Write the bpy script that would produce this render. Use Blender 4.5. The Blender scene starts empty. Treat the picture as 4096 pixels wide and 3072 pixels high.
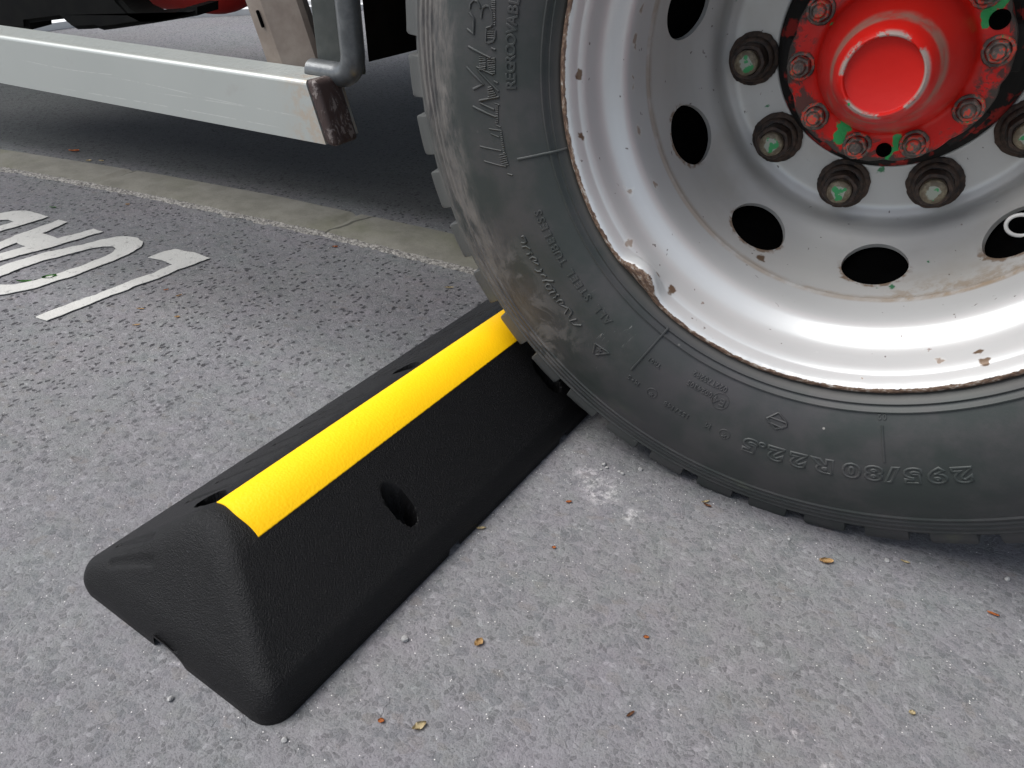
import bpy, bmesh, math, random
from mathutils import Vector, Matrix, noise
R = math.radians
C = bpy.context.scene.collection
sc = bpy.context.scene
random.seed(7)

# ------------------------------------------------------------------ camera
cam = bpy.data.cameras.new('camera'); camo = bpy.data.objects.new('camera', cam); C.objects.link(camo)
yaw, pitch, roll = -.4933, .5866, .0163
f = Vector((math.sin(yaw)*math.cos(pitch), math.cos(yaw)*math.cos(pitch), -math.sin(pitch)))
r = Vector((math.cos(yaw), -math.sin(yaw), 0)); u = r.cross(f)
r2 = r*math.cos(roll)+u*math.sin(roll); u2 = -r*math.sin(roll)+u*math.cos(roll)
camo.matrix_world = Matrix(((r2.x, u2.x, -f.x, .0454), (r2.y, u2.y, -f.y, -.7357), (r2.z, u2.z, -f.z, .639), (0, 0, 0, 1)))
cam.sensor_width = 36; cam.lens = 2919.7/4096*36; cam.clip_start = .02; cam.clip_end = 500
sc.camera = camo

# ------------------------------------------------------------------ sky, sun, exposure
SUN = Vector((-.46, -.30, .84)).normalized()
w = bpy.data.worlds.new('World'); sc.world = w; w.use_nodes = True
nt = w.node_tree; sky = nt.nodes.new('ShaderNodeTexSky'); sky.sky_type = 'NISHITA'; sky.sun_disc = False
sky.sun_elevation = math.asin(SUN.z); sky.sun_rotation = math.atan2(SUN.x, SUN.y); sky.dust_density = 1.5; sky.air_density = 1.0; sky.ozone_density = 1.0
hs = nt.nodes.new('ShaderNodeHueSaturation'); hs.inputs['Saturation'].default_value = .52; nt.links.new(sky.outputs[0], hs.inputs['Color']); nt.links.new(hs.outputs[0], nt.nodes['Background'].inputs[0]); nt.nodes['Background'].inputs[1].default_value = .085
sl = bpy.data.lights.new('sun', 'SUN'); sl.energy = 2.0; sl.angle = R(45); sl.color = (1, .985, .96)
slo = bpy.data.objects.new('sun', sl); C.objects.link(slo); slo.rotation_euler = SUN.to_track_quat('Z', 'Y').to_euler(); slo.location = (0, -2, 5)
sc.view_settings.view_transform = 'Standard'; sc.view_settings.look = 'None'; sc.view_settings.exposure = 1.18; sc.view_settings.gamma = 1

# ------------------------------------------------------------------ node helpers
class N:
    def __init__(s, name):
        s.m = bpy.data.materials.new(name); s.m.use_nodes = True; s.t = s.m.node_tree
        s.b = s.t.nodes['Principled BSDF']; s.tc = s.t.nodes.new('ShaderNodeTexCoord')
        s.P = s.tc.outputs['Object']
    def new(s, typ, **k):
        n = s.t.nodes.new('ShaderNode'+typ)
        for a, v in k.items(): setattr(n, a, v)
        return n
    def put(s, sock, v):
        if v is None: return
        if hasattr(v, 'links') or isinstance(v, bpy.types.NodeSocket): s.t.links.new(v, sock)
        else:
            if sock.type == 'RGBA' and len(v) == 3: v = (*v, 1)
            sock.default_value = v
    def math(s, op, a, b=None, c=None, clamp=False):
        n = s.new('Math', operation=op, use_clamp=clamp)
        for i, v in enumerate((a, b, c)): s.put(n.inputs[i], v)
        return n.outputs[0]
    def vmath(s, op, a, b=None, out=0):
        n = s.new('VectorMath', operation=op); s.put(n.inputs[0], a); s.put(n.inputs[1], b); return n.outputs[out]
    def noise(s, scale, detail=4, rough=.6, vec=None, dist=0):
        n = s.new('TexNoise'); n.inputs['Scale'].default_value = scale; n.inputs['Detail'].default_value = detail
        n.inputs['Roughness'].default_value = rough; n.inputs['Distortion'].default_value = dist; s.put(n.inputs['Vector'], vec or s.P); return n.outputs['Fac']
    def voro(s, scale, vec=None, feature='F1', out='Distance', rnd=1):
        n = s.new('TexVoronoi', feature=feature); n.inputs['Scale'].default_value = scale; n.inputs['Randomness'].default_value = rnd
        s.put(n.inputs['Vector'], vec or s.P); return n.outputs[out]
    def ramp(s, v, *st):
        n = s.new('ValToRGB'); e = n.color_ramp.elements
        while len(e) < len(st): e.new(.5)
        for i, (p, c) in enumerate(st):
            e[i].position = p; e[i].color = (c, c, c, 1) if isinstance(c, (int, float)) else (*c, 1)
        s.put(n.inputs[0], v); return n.outputs[0]
    def step(s, v, a, b): 
        n = s.new('MapRange'); n.interpolation_type = 'SMOOTHSTEP'; s.put(n.inputs[0], v); n.inputs[1].default_value = a; n.inputs[2].default_value = b
        return n.outputs[0]
    def mix(s, fac, a, b, typ='MIX'):
        n = s.new('Mix', data_type='RGBA', blend_type=typ); s.put(n.inputs[0], fac); s.put(n.inputs[6], a); s.put(n.inputs[7], b); return n.outputs[2]
    def bump(s, h, strength=.5, dist=.001, prev=None):
        n = s.new('Bump'); n.inputs['Strength'].default_value = strength; n.inputs['Distance'].default_value = dist
        s.put(n.inputs['Height'], h); 
        if prev: s.put(n.inputs['Normal'], prev)
        s.put(s.b.inputs['Normal'], n.outputs[0]); return n.outputs[0]
    def polar(s):
        sp = s.new('SeparateXYZ'); s.put(sp.inputs[0], s.P); x, y, z = sp.outputs
        rad = s.math('SQRT', s.math('ADD', s.math('MULTIPLY', x, x), s.math('MULTIPLY', z, z)))
        return x, y, z, rad, s.math('ARCTAN2', z, x)
    def comb(s, x, y, z):
        n = s.new('CombineXYZ')
        for i, v in enumerate((x, y, z)): s.put(n.inputs[i], v)
        return n.outputs[0]
    def done(s, col=None, rough=None, metal=None, spec=None):
        s.put(s.b.inputs['Base Color'], col); s.put(s.b.inputs['Roughness'], rough); s.put(s.b.inputs['Metallic'], metal)
        if spec is not None: s.put(s.b.inputs['Specular IOR Level'], spec)
        return s.m

# ------------------------------------------------------------------ materials
def m_asphalt():
    n = N('asphalt'); P = n.P
    Pw = n.vmath('ADD', P, n.vmath('SCALE', P)); 
    dn = n.new('TexNoise'); dn.inputs['Scale'].default_value = 60; dn.inputs['Detail'].default_value = 3; n.put(dn.inputs['Vector'], P)
    sca = n.new('VectorMath', operation='SCALE'); n.put(sca.inputs[0], dn.outputs['Color']); sca.inputs['Scale'].default_value = .014
    Pd = n.vmath('ADD', P, sca.outputs[0])
    st = n.new('Mapping'); st.inputs['Scale'].default_value = (1, 1.5, 1); st.inputs['Rotation'].default_value = (0, 0, .4); n.put(st.inputs['Vector'], Pd)
    v1 = n.new('TexVoronoi'); v1.inputs['Scale'].default_value = 62; n.put(v1.inputs['Vector'], st.outputs[0])
    edge = n.voro(62, st.outputs[0], 'DISTANCE_TO_EDGE')
    v2 = n.new('TexVoronoi'); v2.inputs['Scale'].default_value = 170; n.put(v2.inputs['Vector'], Pd)
    e2 = n.voro(170, Pd, 'DISTANCE_TO_EDGE')
    sep = n.new('SeparateColor'); n.put(sep.inputs[0], v1.outputs['Color']); s2 = n.new('SeparateColor'); n.put(s2.inputs[0], v2.outputs['Color'])
    big = n.noise(1.1, 3, .5); mid = n.noise(9, 5, .62); fine = n.noise(900, 3, .7); f2 = n.noise(260, 4, .7)
    mort = n.mix(mid, (.128, .1265, .129), (.182, .179, .183))
    stonec = n.ramp(sep.outputs[0], (0, (.078, .081, .085)), (.3, (.105, .109, .113)), (.6, (.130, .129, .133)), (.8, (.150, .147, .143)), (.95, (.125, .112, .102)), (1, (.165, .162, .16)))
    ismall = n.step(n.math('ABSOLUTE', n.math('SUBTRACT', sep.outputs[1], .2)), .55, .3)
    sm = n.math('MULTIPLY', n.step(edge, .03, .15), n.math('MULTIPLY', n.step(sep.outputs[1], .50, .62), .5))
    col = n.mix(sm, mort, stonec)
    small = n.ramp(s2.outputs[0], (0, .62), (.5, .93), (.9, 1.02), (1, 1.3))
    col = n.mix(n.math('MULTIPLY', n.step(e2, .02, .14), n.math('SUBTRACT', 1, n.math('MULTIPLY', sm, .8))), col, n.mix(1, col, small, 'MULTIPLY'))
    col = n.mix(n.math('MULTIPLY', n.step(fine, .5, .75), .55), col, (.25, .24, .25))
    col = n.mix(n.math('MULTIPLY', n.step(n.noise(420, 4, .75), .48, .36), .55), col, (.04, .04, .045))
    spk = n.voro(330, P); sc3 = n.new('SeparateColor'); n.put(sc3.inputs[0], n.voro(330, P, out='Color'))
    col = n.mix(n.math('MULTIPLY', n.step(spk, .26, .16), n.step(sc3.outputs[0], .955, .97)), col, (.52, .50, .48))
    ck = n.math('MULTIPLY', n.step(n.voro(38, Pd, 'DISTANCE_TO_EDGE'), .030, .006), n.step(n.noise(13, 4, .7), .60, .68)); col = n.mix(n.math('MULTIPLY', ck, .35), col, (.05, .049, .05))
    # dusty pale scuffs
    scf = n.math('MULTIPLY', n.step(n.noise(6.5, 6, .72, dist=.6), .66, .76), n.step(n.noise(120, 3, .7), .45, .62))
    col = n.mix(n.math('MULTIPLY', scf, .5), col, (.46, .44, .43))
    # one worn white scrape beside the tyre
    for cx, cy, rr in ((-.185, -.052, .040), (-.215, -.03, .028), (-.135, -.075, .022), (.13, -.29, .010), (.10, -.27, .008)):
        d = n.vmath('DISTANCE', Pd, (cx+.007, cy+.007, .007), 1)
        col = n.mix(n.math('MULTIPLY', n.math('MULTIPLY', n.step(d, rr, rr*.1), n.step(n.noise(75, 5, .75), .44, .66)), .6), col, (.52, .50, .49))
    brown = n.math('MULTIPLY', n.step(n.noise(2.2, 3, .5), .45, .7), .14)
    col = n.mix(brown, col, n.mix(1, col, (1.1, .93, .84), 'MULTIPLY'))
    cn = n.noise(3.6, 4, .6); cn2 = n.noise(28, 4, .65)
    col = n.mix(1, col, n.ramp(n.math('ADD', n.math('MULTIPLY', cn, .5), n.math('MULTIPLY', cn2, .5)), (.36, (1.17, 1.125, 1.175)), (.5, (1.13, 1.13, 1.14)), (.64, (1.09, 1.145, 1.11))), 'MULTIPLY')
    # far side of the kerb: shade under the truck painted into the asphalt
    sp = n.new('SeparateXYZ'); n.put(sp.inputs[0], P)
    truck_shade = n.math('MULTIPLY', n.step(n.math('ADD', sp.outputs[1], n.math('MULTIPLY', sp.outputs[0], -.10)), .60, .80), n.step(n.math('ADD', sp.outputs[1], n.math('MULTIPLY', sp.outputs[0], -.3)), 3.6, 1.9))
    # open pits in the worn upper left patch
    pitm = n.step(n.math('ADD', n.math('MULTIPLY', sp.outputs[0], -1), n.math('MULTIPLY', sp.outputs[1], .8)), .25, .95)
    pm = n.new('Mapping'); pm.inputs['Scale'].default_value = (1, .75, 1); n.put(pm.inputs['Vector'], n.vmath('ADD', Pd, n.comb(n.math('MULTIPLY', f2, .012), n.math('MULTIPLY', n.noise(180, 3, .6), .012), 0)))
    pv = n.voro(95, pm.outputs[0]); pc = n.new('SeparateColor'); n.put(pc.inputs[0], n.voro(95, pm.outputs[0], out='Color'))
    pit = n.math('MULTIPLY', n.step(pv, .36, .24), n.math('MULTIPLY', n.step(pc.outputs[0], .40, .50), n.math('ADD', n.math('MULTIPLY', pitm, 1.), .03)))
    col = n.mix(n.math('MULTIPLY', pit, .85), col, (.028, .027, .03))
    col = n.mix(truck_shade, col, n.mix(1, col, (.19, .205, .195), 'MULTIPLY'))
    # crack running round the stones
    h = n.math('ADD', n.math('MULTIPLY', n.step(edge, 0, .16), .14), n.math('MULTIPLY', n.noise(48, 5, .68), 1.9))
    h = n.math('ADD', h, n.math('MULTIPLY', n.step(e2, 0, .2), .16)); h = n.math('ADD', h, n.math('MULTIPLY', f2, .95)); h = n.math('ADD', h, n.math('MULTIPLY', fine, .25))
    h = n.math('SUBTRACT', h, n.math('ADD', n.math('MULTIPLY', pit, 1.6), n.math('MULTIPLY', ck, .8)))
    n.bump(h, .62, .0022)
    return n.done(col, n.ramp(mid, (0, .8), (1, .95)), spec=.28)
def m_kerb():
    n = N('kerb_concrete'); a = n.noise(14, 6, .7); b = n.noise(240, 4, .7); sp = n.new('SeparateXYZ'); n.put(sp.inputs[0], n.P)
    col = n.mix(n.step(a, .3, .7), (.140, .134, .113), (.195, .187, .160)); col = n.mix(n.math('MULTIPLY', n.step(b, .42, .3), .5), col, (.06, .058, .045))
    mo = n.step(n.noise(3, 4, .6), .5, .7); col = n.mix(n.math('MULTIPLY', mo, .4), col, (.10, .105, .055))
    x, y, z = sp.outputs
    w_ = n.math('MULTIPLY', n.math('SUBTRACT', n.noise(9, 3, .6), .5), .05)
    for j in (-2.58, -1.80, -1.07, -.30, .48):
        d = n.math('ABSOLUTE', n.math('SUBTRACT', n.math('ADD', x, w_), n.math('ADD', j+.008, n.math('MULTIPLY', n.math('SUBTRACT', y, .47), .25))))
        col = n.mix(n.math('MULTIPLY', n.step(d, .005, .002), .75), col, (.035, .033, .028))
    n.bump(n.math('ADD', n.math('MULTIPLY', b, .6), n.noise(45, 5, .6)), .5, .002); return n.done(col, .92, spec=.2)
def m_crumb():
    n = N('crumbled_mortar'); b = n.noise(160, 5, .75); v = n.voro(120)
    col = n.mix(n.step(b, .35, .65), (.10, .095, .09), (.40, .38, .35)); n.bump(n.math('ADD', b, n.math('MULTIPLY', v, .8)), .9, .004); return n.done(col, .95, spec=.15)
def m_paint_white():
    n = N('worn_road_paint'); a = n.noise(70, 5, .7); b = n.noise(330, 4, .7); e = n.voro(62, feature='DISTANCE_TO_EDGE')
    col = n.mix(n.noise(11, 5, .65), (.38, .375, .35), (.52, .51, .485)); col = n.mix(n.math('MULTIPLY', n.step(a, .57, .68), .75), col, (.2, .195, .19))
    col = n.mix(n.math('MULTIPLY', n.step(b, .36, .28), .7), col, (.16, .155, .15)); n.bump(n.math('ADD', n.math('MULTIPLY', b, .5), n.math('ADD', a, n.math('MULTIPLY', n.step(e, 0, .1), .3))), .5, .0015); return n.done(col, .85, spec=.25)
def m_tyre():
    n = N('tyre_rubber'); x, y, z, rad, th = n.polar()
    # streaks that follow the circumference
    cx = n.math('DIVIDE', x, rad); cz = n.math('DIVIDE', z, rad); sv = n.comb(n.math('MULTIPLY', rad, 60), n.math('MULTIPLY', cx, 7), n.math('MULTIPLY', cz, 7))
    s1 = n.noise(1, 5, .62, sv, .25); sv2 = n.comb(n.math('MULTIPLY', rad, 200), n.math('MULTIPLY', cx, 22), n.math('MULTIPLY', cz, 22)); s2 = n.noise(1, 4, .7, sv2, .2)
    blot = n.noise(16, 5, .65); fine = n.noise(420, 3, .6)
    base = n.mix(n.step(blot, .35, .65), (.025, .030, .028), (.042, .041, .041)); base = n.mix(n.math('MULTIPLY', n.step(n.noise(5, 4, .6), .45, .65), .5), base, (.038, .034, .038))
    # dried mud on the shoulder, thick on the upper left, thin at the bottom
    band = n.math('MULTIPLY', n.step(n.math('ADD', rad, n.math('MULTIPLY', n.math('SUBTRACT', blot, .5), .05)), .405, .440), n.step(rad, .500, .478))
    c1 = n.math('COSINE', n.math('SUBTRACT', th, R(-172)))
    where = n.step(c1, .74, .90)
    amt = n.math('MULTIPLY', band, n.math('ADD', n.math('MULTIPLY', where, 1.05), .07))
    amt = n.math('MULTIPLY', amt, n.step(n.math('ADD', n.math('MULTIPLY', s1, .6), n.math('MULTIPLY', s2, .5)), .42, .66))
    # wide thin smears between -145 and -128 degrees
    c2 = n.step(n.math('COSINE', n.math('SUBTRACT', th, R(-139))), .972, .992)
    sm = n.math('MULTIPLY', n.math('MULTIPLY', c2, n.step(rad, .36, .43)), n.math('MULTIPLY', n.step(rad, .497, .47), n.step(n.noise(22, 5, .7, dist=.8), .47, .58)))
    amt = n.math('MAXIMUM', amt, n.math('MULTIPLY', sm, .75))
    dust = n.mix(n.noise(45, 4, .65), (.056, .053, .050), (.145, .134, .124))
    col = n.mix(amt, base, dust)
    grey = n.math('MULTIPLY', n.step(rad, .470, .488), n.step(n.math('COSINE', n.math('SUBTRACT', th, R(-165))), .3, .8))
    col = n.mix(n.math('MULTIPLY', grey, .7), col, (.070, .073, .070))
    bead = n.math('MULTIPLY', n.step(rad, .309, .303), .4); col = n.mix(bead, col, (.075, .068, .058))
    # pale splashes and scratches low on the left
    v = n.comb(n.math('MULTIPLY', rad, 30), n.math('MULTIPLY', th, 60), 0)
    scr = n.math('MULTIPLY', n.step(n.noise(1, 5, .75, v, 1.2), .64, .70), n.step(n.math('COSINE', n.math('SUBTRACT', th, R(-128))), .990, .998))
    scr = n.math('MULTIPLY', scr, n.math('MULTIPLY', n.step(rad, .31, .33), n.step(rad, .43, .40)))
    col = n.mix(n.math('MULTIPLY', scr, .5), col, (.24, .235, .22))
    dots = n.voro(70); dc = n.new('SeparateColor'); n.put(dc.inputs[0], n.voro(70, out='Color'))
    col = n.mix(n.math('MULTIPLY', n.step(dots, .12, .07), n.math('MULTIPLY', n.step(dc.outputs[0], .97, .99), n.step(z, -.02, -.12))), col, (.24, .23, .21))
    grn = n.math('MULTIPLY', n.step(n.noise(9, 5, .7), .60, .72), n.step(rad, .41, .45)); col = n.mix(n.math('MULTIPLY', grn, .35), col, (.09, .095, .06))
    n.bump(n.math('ADD', n.math('MULTIPLY', fine, .3), n.math('ADD', n.math('MULTIPLY', s2, n.math('ADD', .15, n.math('MULTIPLY', amt, 1))), n.math('MULTIPLY', blot, .4))), .35, .0009)
    return n.done(col, n.ramp(n.math('ADD', n.math('MULTIPLY', amt, .6), n.math('MULTIPLY', blot, .3)), (0, .46), (.6, .8)), spec=.4)
def spots(n, Pd, lst, col, c, soft=.55):
    for (x, y, z, rr) in lst:
        d = n.vmath('DISTANCE', Pd, (x, y, z), 1); col = n.mix(n.step(d, rr, rr*soft), col, c)
    return col
def pr(Rr, th, y): return (Rr*math.cos(R(th)), y, Rr*math.sin(R(th)))
def m_rim():
    n = N('silver_wheel_paint'); x, y, z, rad, th = n.polar(); fine = n.noise(300, 4, .7); 
    dn = n.new('TexNoise'); dn.inputs['Scale'].default_value = 110; dn.inputs['Detail'].default_value = 4; n.put(dn.inputs['Vector'], n.P)
    sca = n.new('VectorMath', operation='SCALE'); n.put(sca.inputs[0], n.vmath('SUBTRACT', dn.outputs['Color'], (.5, .5, .5))); sca.inputs['Scale'].default_value = .016
    Pd = n.vmath('ADD', n.P, sca.outputs[0])
    col = n.mix(n.noise(8, 4, .6), (.48, .485, .48), (.56, .56, .55))
    dirt = n.math('MULTIPLY', n.step(n.noise(7, 5, .65), .42, .75), n.step(y, .12, .2)); col = n.mix(n.math('MULTIPLY', n.step(y, .125, .16), .45), col, (.46, .445, .41)); col = n.mix(n.math('MULTIPLY', dirt, .45), col, (.36, .33, .28))
    metal = n.math('SUBTRACT', .55, 0.)
    # small rust freckles
    fv = n.voro(75, Pd); fc = n.new('SeparateColor'); n.put(fc.inputs[0], n.voro(75, Pd, out='Color'))
    fr = n.math('MULTIPLY', n.step(fv, .135, .085), n.step(fc.outputs[0], .66, .70)); col = n.mix(n.math('MULTIPLY', fr, .85), col, (.085, .06, .055))
    fv = n.voro(34, Pd); fc = n.new('SeparateColor'); n.put(fc.inputs[0], n.voro(34, Pd, out='Color'))
    fr2 = n.math('MULTIPLY', n.step(fv, .10, .07), n.step(fc.outputs[0], .84, .87)); col = n.mix(n.math('MULTIPLY', fr2, .85), col, (.17, .115, .09))
    # joint between barrel and disc: grubby tan line
    tan = n.math('MULTIPLY', n.math('MULTIPLY', n.step(y, .126, .131), n.step(y, .149, .140)), n.step(n.noise(30, 4, .7), .25, .6))
    col = n.mix(n.math('MULTIPLY', tan, .75), col, (.36, .30, .24))
    tan2 = n.math('MULTIPLY', n.math('MULTIPLY', n.step(y, .125, .132), n.step(y, .20, .135)), n.math('MULTIPLY', n.step(n.math('COSINE', n.math('SUBTRACT', th, R(-58))), .93, .985), n.step(n.noise(38, 5, .72), .43, .6)))
    col = n.mix(n.math('MULTIPLY', tan2, .8), col, (.33, .25, .17))
    # chipped patches of tan primer
    for l in CH1: col = spots(n, Pd, [l[:4]], col, (.62, .62, .60)); 
    col = spots(n, Pd, [(a, b, c, rr*.8) for a, b, c, rr in CH1], col, (.34, .28, .235))
    col = spots(n, Pd, CH2, col, (.13, .085, .055)); col = spots(n, Pd, CH3, col, (.05, .19, .09))
    hd = None
    for k in range(4):
        d = n.vmath('DISTANCE', Pd, pr(.2398, 172.1+36*(k+1), .207), 1); hd = d if hd is None else n.math('MINIMUM', hd, d)
    hr = n.math('MULTIPLY', n.math('MULTIPLY', n.step(hd, .0435, .0395), n.step(rad, .236, .244)), n.step(n.noise(60, 4, .7), .38, .52)); col = n.mix(n.math('MULTIPLY', hr, .9), col, (.20, .13, .08))
    # rusted rim edge
    at = n.new('Attribute'); at.attribute_name = 'rust'; lip = n.step(n.math('ADD', at.outputs['Fac'], n.math('MULTIPLY', n.math('SUBTRACT', n.noise(110, 5, .75), .5), .9)), .52, .64)
    lc = n.comb(n.math('MULTIPLY', rad, 260), n.math('MULTIPLY', n.math('DIVIDE', x, rad), 30), n.math('MULTIPLY', n.math('DIVIDE', z, rad), 30)); ln = n.noise(1, 5, .75, lc)
    rust = n.ramp(ln, (.3, (.022, .016, .014)), (.44, (.065, .036, .024)), (.54, (.13, .08, .05)), (.63, (.26, .23, .20)), (.74, (.55, .55, .53)))
    col = n.mix(lip, col, rust)
    met = n.math('MULTIPLY', n.math('SUBTRACT', 1, n.math('MAXIMUM', lip, n.math('MAXIMUM', fr, fr2))), .30)
    n.bump(n.math('ADD', n.math('MULTIPLY', n.noise(60, 3, .5), .25), n.math('MULTIPLY', lip, n.math('MULTIPLY', ln, 3))), .3, .0012)
    return n.done(col, n.mix(lip, (.36, .36, .36), (.8, .8, .8)), met, .5)
CH1 = [(*pr(.255, 171, .09), .0075), (*pr(.2545, 177.5, .088), .0095), (*pr(.2545, 179.5, .09), .006), (*pr(.2535, -173.5, .09), .005), (*pr(.2535, -171, .09), .005), (*pr(.2535, -160.5, .09), .0085), (*pr(.268, -148, .05), .0085), (*pr(.2535, -146, .085), .008), (*pr(.283, -138, .016), .0075), (*pr(.271, -66, .045), .004), (*pr(.278, -63, .027), .006), (*pr(.275, -88, .033), .0045), (*pr(.286, -77, .008), .003)]
CH2 = [(*pr(.284, -176.5, .014), .0058), (*pr(.286, -164, .01), .006), (*pr(.284, -128, .013), .008), (*pr(.282, -123, .018), .007), (*pr(.278, -56, .028), .0055), (*pr(.284, -55, .016), .006), (*pr(.2, -75, .279), .0035), (*pr(.249, -110, .16), .007)]
CH3 = [(*pr(.143, -84, .289), .0055), (*pr(.239, -66, .21), .0028), (*pr(.2485, -74.5, .166), .005), (*pr(.249, -78, .164), .0035), (*pr(.16, -148, .289), .004), (*pr(.2, 170, .28), .003)]
def m_hub(red=True):
    n = N('red_hub_paint' if red else 'grimy_hub_metal'); x, y, z, rad, th = n.polar()
    dn = n.new('TexNoise'); dn.inputs['Scale'].default_value = 70; dn.inputs['Detail'].default_value = 5; n.put(dn.inputs['Vector'], n.P)
    sca = n.new('VectorMath', operation='SCALE'); n.put(sca.inputs[0], n.vmath('SUBTRACT', dn.outputs['Color'], (.5, .5, .5))); sca.inputs['Scale'].default_value = .022
    Pd = n.vmath('ADD', n.P, sca.outputs[0])
    col = n.mix(n.noise(12, 4, .6), (.42, .006, .004), (.52, .011, .006))
    grime = (.050, .040, .034)
    # scraped ring round the cap lip and the shoulder
    e1 = n.math('MULTIPLY', n.math('MULTIPLY', n.step(rad, .0335, .035), n.step(rad, .041, .0375)), n.step(n.noise(38, 5, .7), .47, .56)); col = n.mix(n.math('MULTIPLY', e1, .9), col, (.27, .25, .22))
    e2 = n.math('MULTIPLY', n.math('MULTIPLY', n.step(rad, .0455, .0475), n.step(rad, .054, .050)), n.step(n.noise(20, 4, .6), .40, .56)); col = n.mix(n.math('MULTIPLY', e2, .75), col, (.25, .17, .13))
    sw = n.math('MULTIPLY', n.math('MULTIPLY', n.step(rad, .045, .055), n.step(rad, .075, .062)), n.math('MULTIPLY', n.step(z, -.012, -.035), n.step(n.noise(1, 4, .6, n.comb(n.math('MULTIPLY', rad, 120), n.math('MULTIPLY', th, 2), 0)), .45, .62))); col = n.mix(n.math('MULTIPLY', sw, .55), col, (.22, .10, .075))
    # grime creeping in from the flange edge
    g = n.math('MULTIPLY', n.step(n.math('ADD', rad, n.math('MULTIPLY', n.math('SUBTRACT', n.noise(35, 5, .7), .5), .045)), .098, .1045), 1.)
    g2 = n.math('MULTIPLY', n.step(rad, .076, .088), n.step(n.noise(24, 5, .7, dist=.5), .51, .57))
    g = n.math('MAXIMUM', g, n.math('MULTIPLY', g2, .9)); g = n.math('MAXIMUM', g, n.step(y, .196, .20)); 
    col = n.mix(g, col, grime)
    col = n.mix(n.step(y, .207, .212), col, (.010, .009, .008)); redb = n.math('MULTIPLY', n.step(y, .205, .212), n.step(n.noise(26, 4, .6), .54, .60)); col = n.mix(n.math('MULTIPLY', redb, .8), col, (.30, .02, .015))  # behind the flange, shade of the gap painted near black, with red patches
    G = [(*pr(.079, -113, .185), .0085), (*pr(.090, -112, .187), .0075), (*pr(.097, -108, .187), .0055), (*pr(.083, -72, .186), .0065), (*pr(.093, -73, .187), .0065), (*pr(.099, -76, .187), .005), (*pr(.088, 34, .187), .009), (*pr(.095, 28, .187), .007), (*pr(.098, 39, .187), .010), (*pr(.084, 29, .187), .006), (*pr(.074, 158, .178), .003), (*pr(.036, -133, .079), .0028)]
    col = spots(n, Pd, G, col, (.022, .24, .065), .8)
    n.bump(n.math('ADD', n.math('MULTIPLY', n.noise(150, 4, .6), .5), n.math('ADD', n.math('MULTIPLY', g, -1), n.math('MULTIPLY', e1, -1))), .35, .0012)
    return n.done(col, n.mix(g, (.38, .38, .38), (.8, .8, .8)), 0., .28)
def m_nut():
    n = N('rusty_nut_steel'); a = n.noise(90, 5, .7); sp = n.new('SeparateXYZ'); n.put(sp.inputs[0], n.P)
    col = n.mix(n.step(a, .35, .68), (.022, .016, .014), (.085, .052, .036)); col = n.mix(n.math('MULTIPLY', n.step(a, .66, .74), .7), col, (.36, .32, .27))
    n.bump(n.math('ADD', a, n.math('MULTIPLY', n.noise(300, 3, .6), .5)), .7, .0012); return n.done(col, .62, .25, .5)
def m_stud():
    n = N('stud_end_flaked_green'); sp = n.new('SeparateXYZ'); n.put(sp.inputs[0], n.P); x, y, z = sp.outputs
    a = n.noise(120, 4, .65); col = n.mix(n.step(a, .4, .7), (.11, .085, .055), (.24, .20, .13))
    rr = n.math('SQRT', n.math('ADD', n.math('MULTIPLY', x, x), n.math('MULTIPLY', z, z)))
    oi = n.new('ObjectInfo'); Pr = n.vmath('ADD', n.P, n.comb(oi.outputs['Random'], n.math('MULTIPLY', oi.outputs['Random'], 7), 0)); b = n.noise(90, 3, .5, Pr)
    cap = n.math('MULTIPLY', n.step(n.math('ADD', rr, n.math('MULTIPLY', n.math('SUBTRACT', b, .5), .014)), .0092, .0082), n.step(y, -.034, -.036))
    col = n.mix(cap, col, n.mix(n.step(b, .46, .50), (.03, .25, .08), (.28, .30, .25))); n.bump(a, .5, .0008); return n.done(col, .5, .1, .5)
def m_hubbolt():
    n = N('hub_bolt_paint'); oi = n.new('ObjectInfo'); Pr = n.vmath('ADD', n.P, n.comb(oi.outputs['Random'], n.math('MULTIPLY', oi.outputs['Random'], 5), 0)); a = n.noise(110, 5, .7, Pr)
    col = n.ramp(a, (.42, (.055, .042, .036)), (.52, (.12, .095, .075)), (.56, (.50, .04, .02)), (.62, (.5, .04, .02)), (.66, (.04, .25, .08)))
    n.bump(a, .6, .001); return n.done(col, .6, 0., .5)
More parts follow.
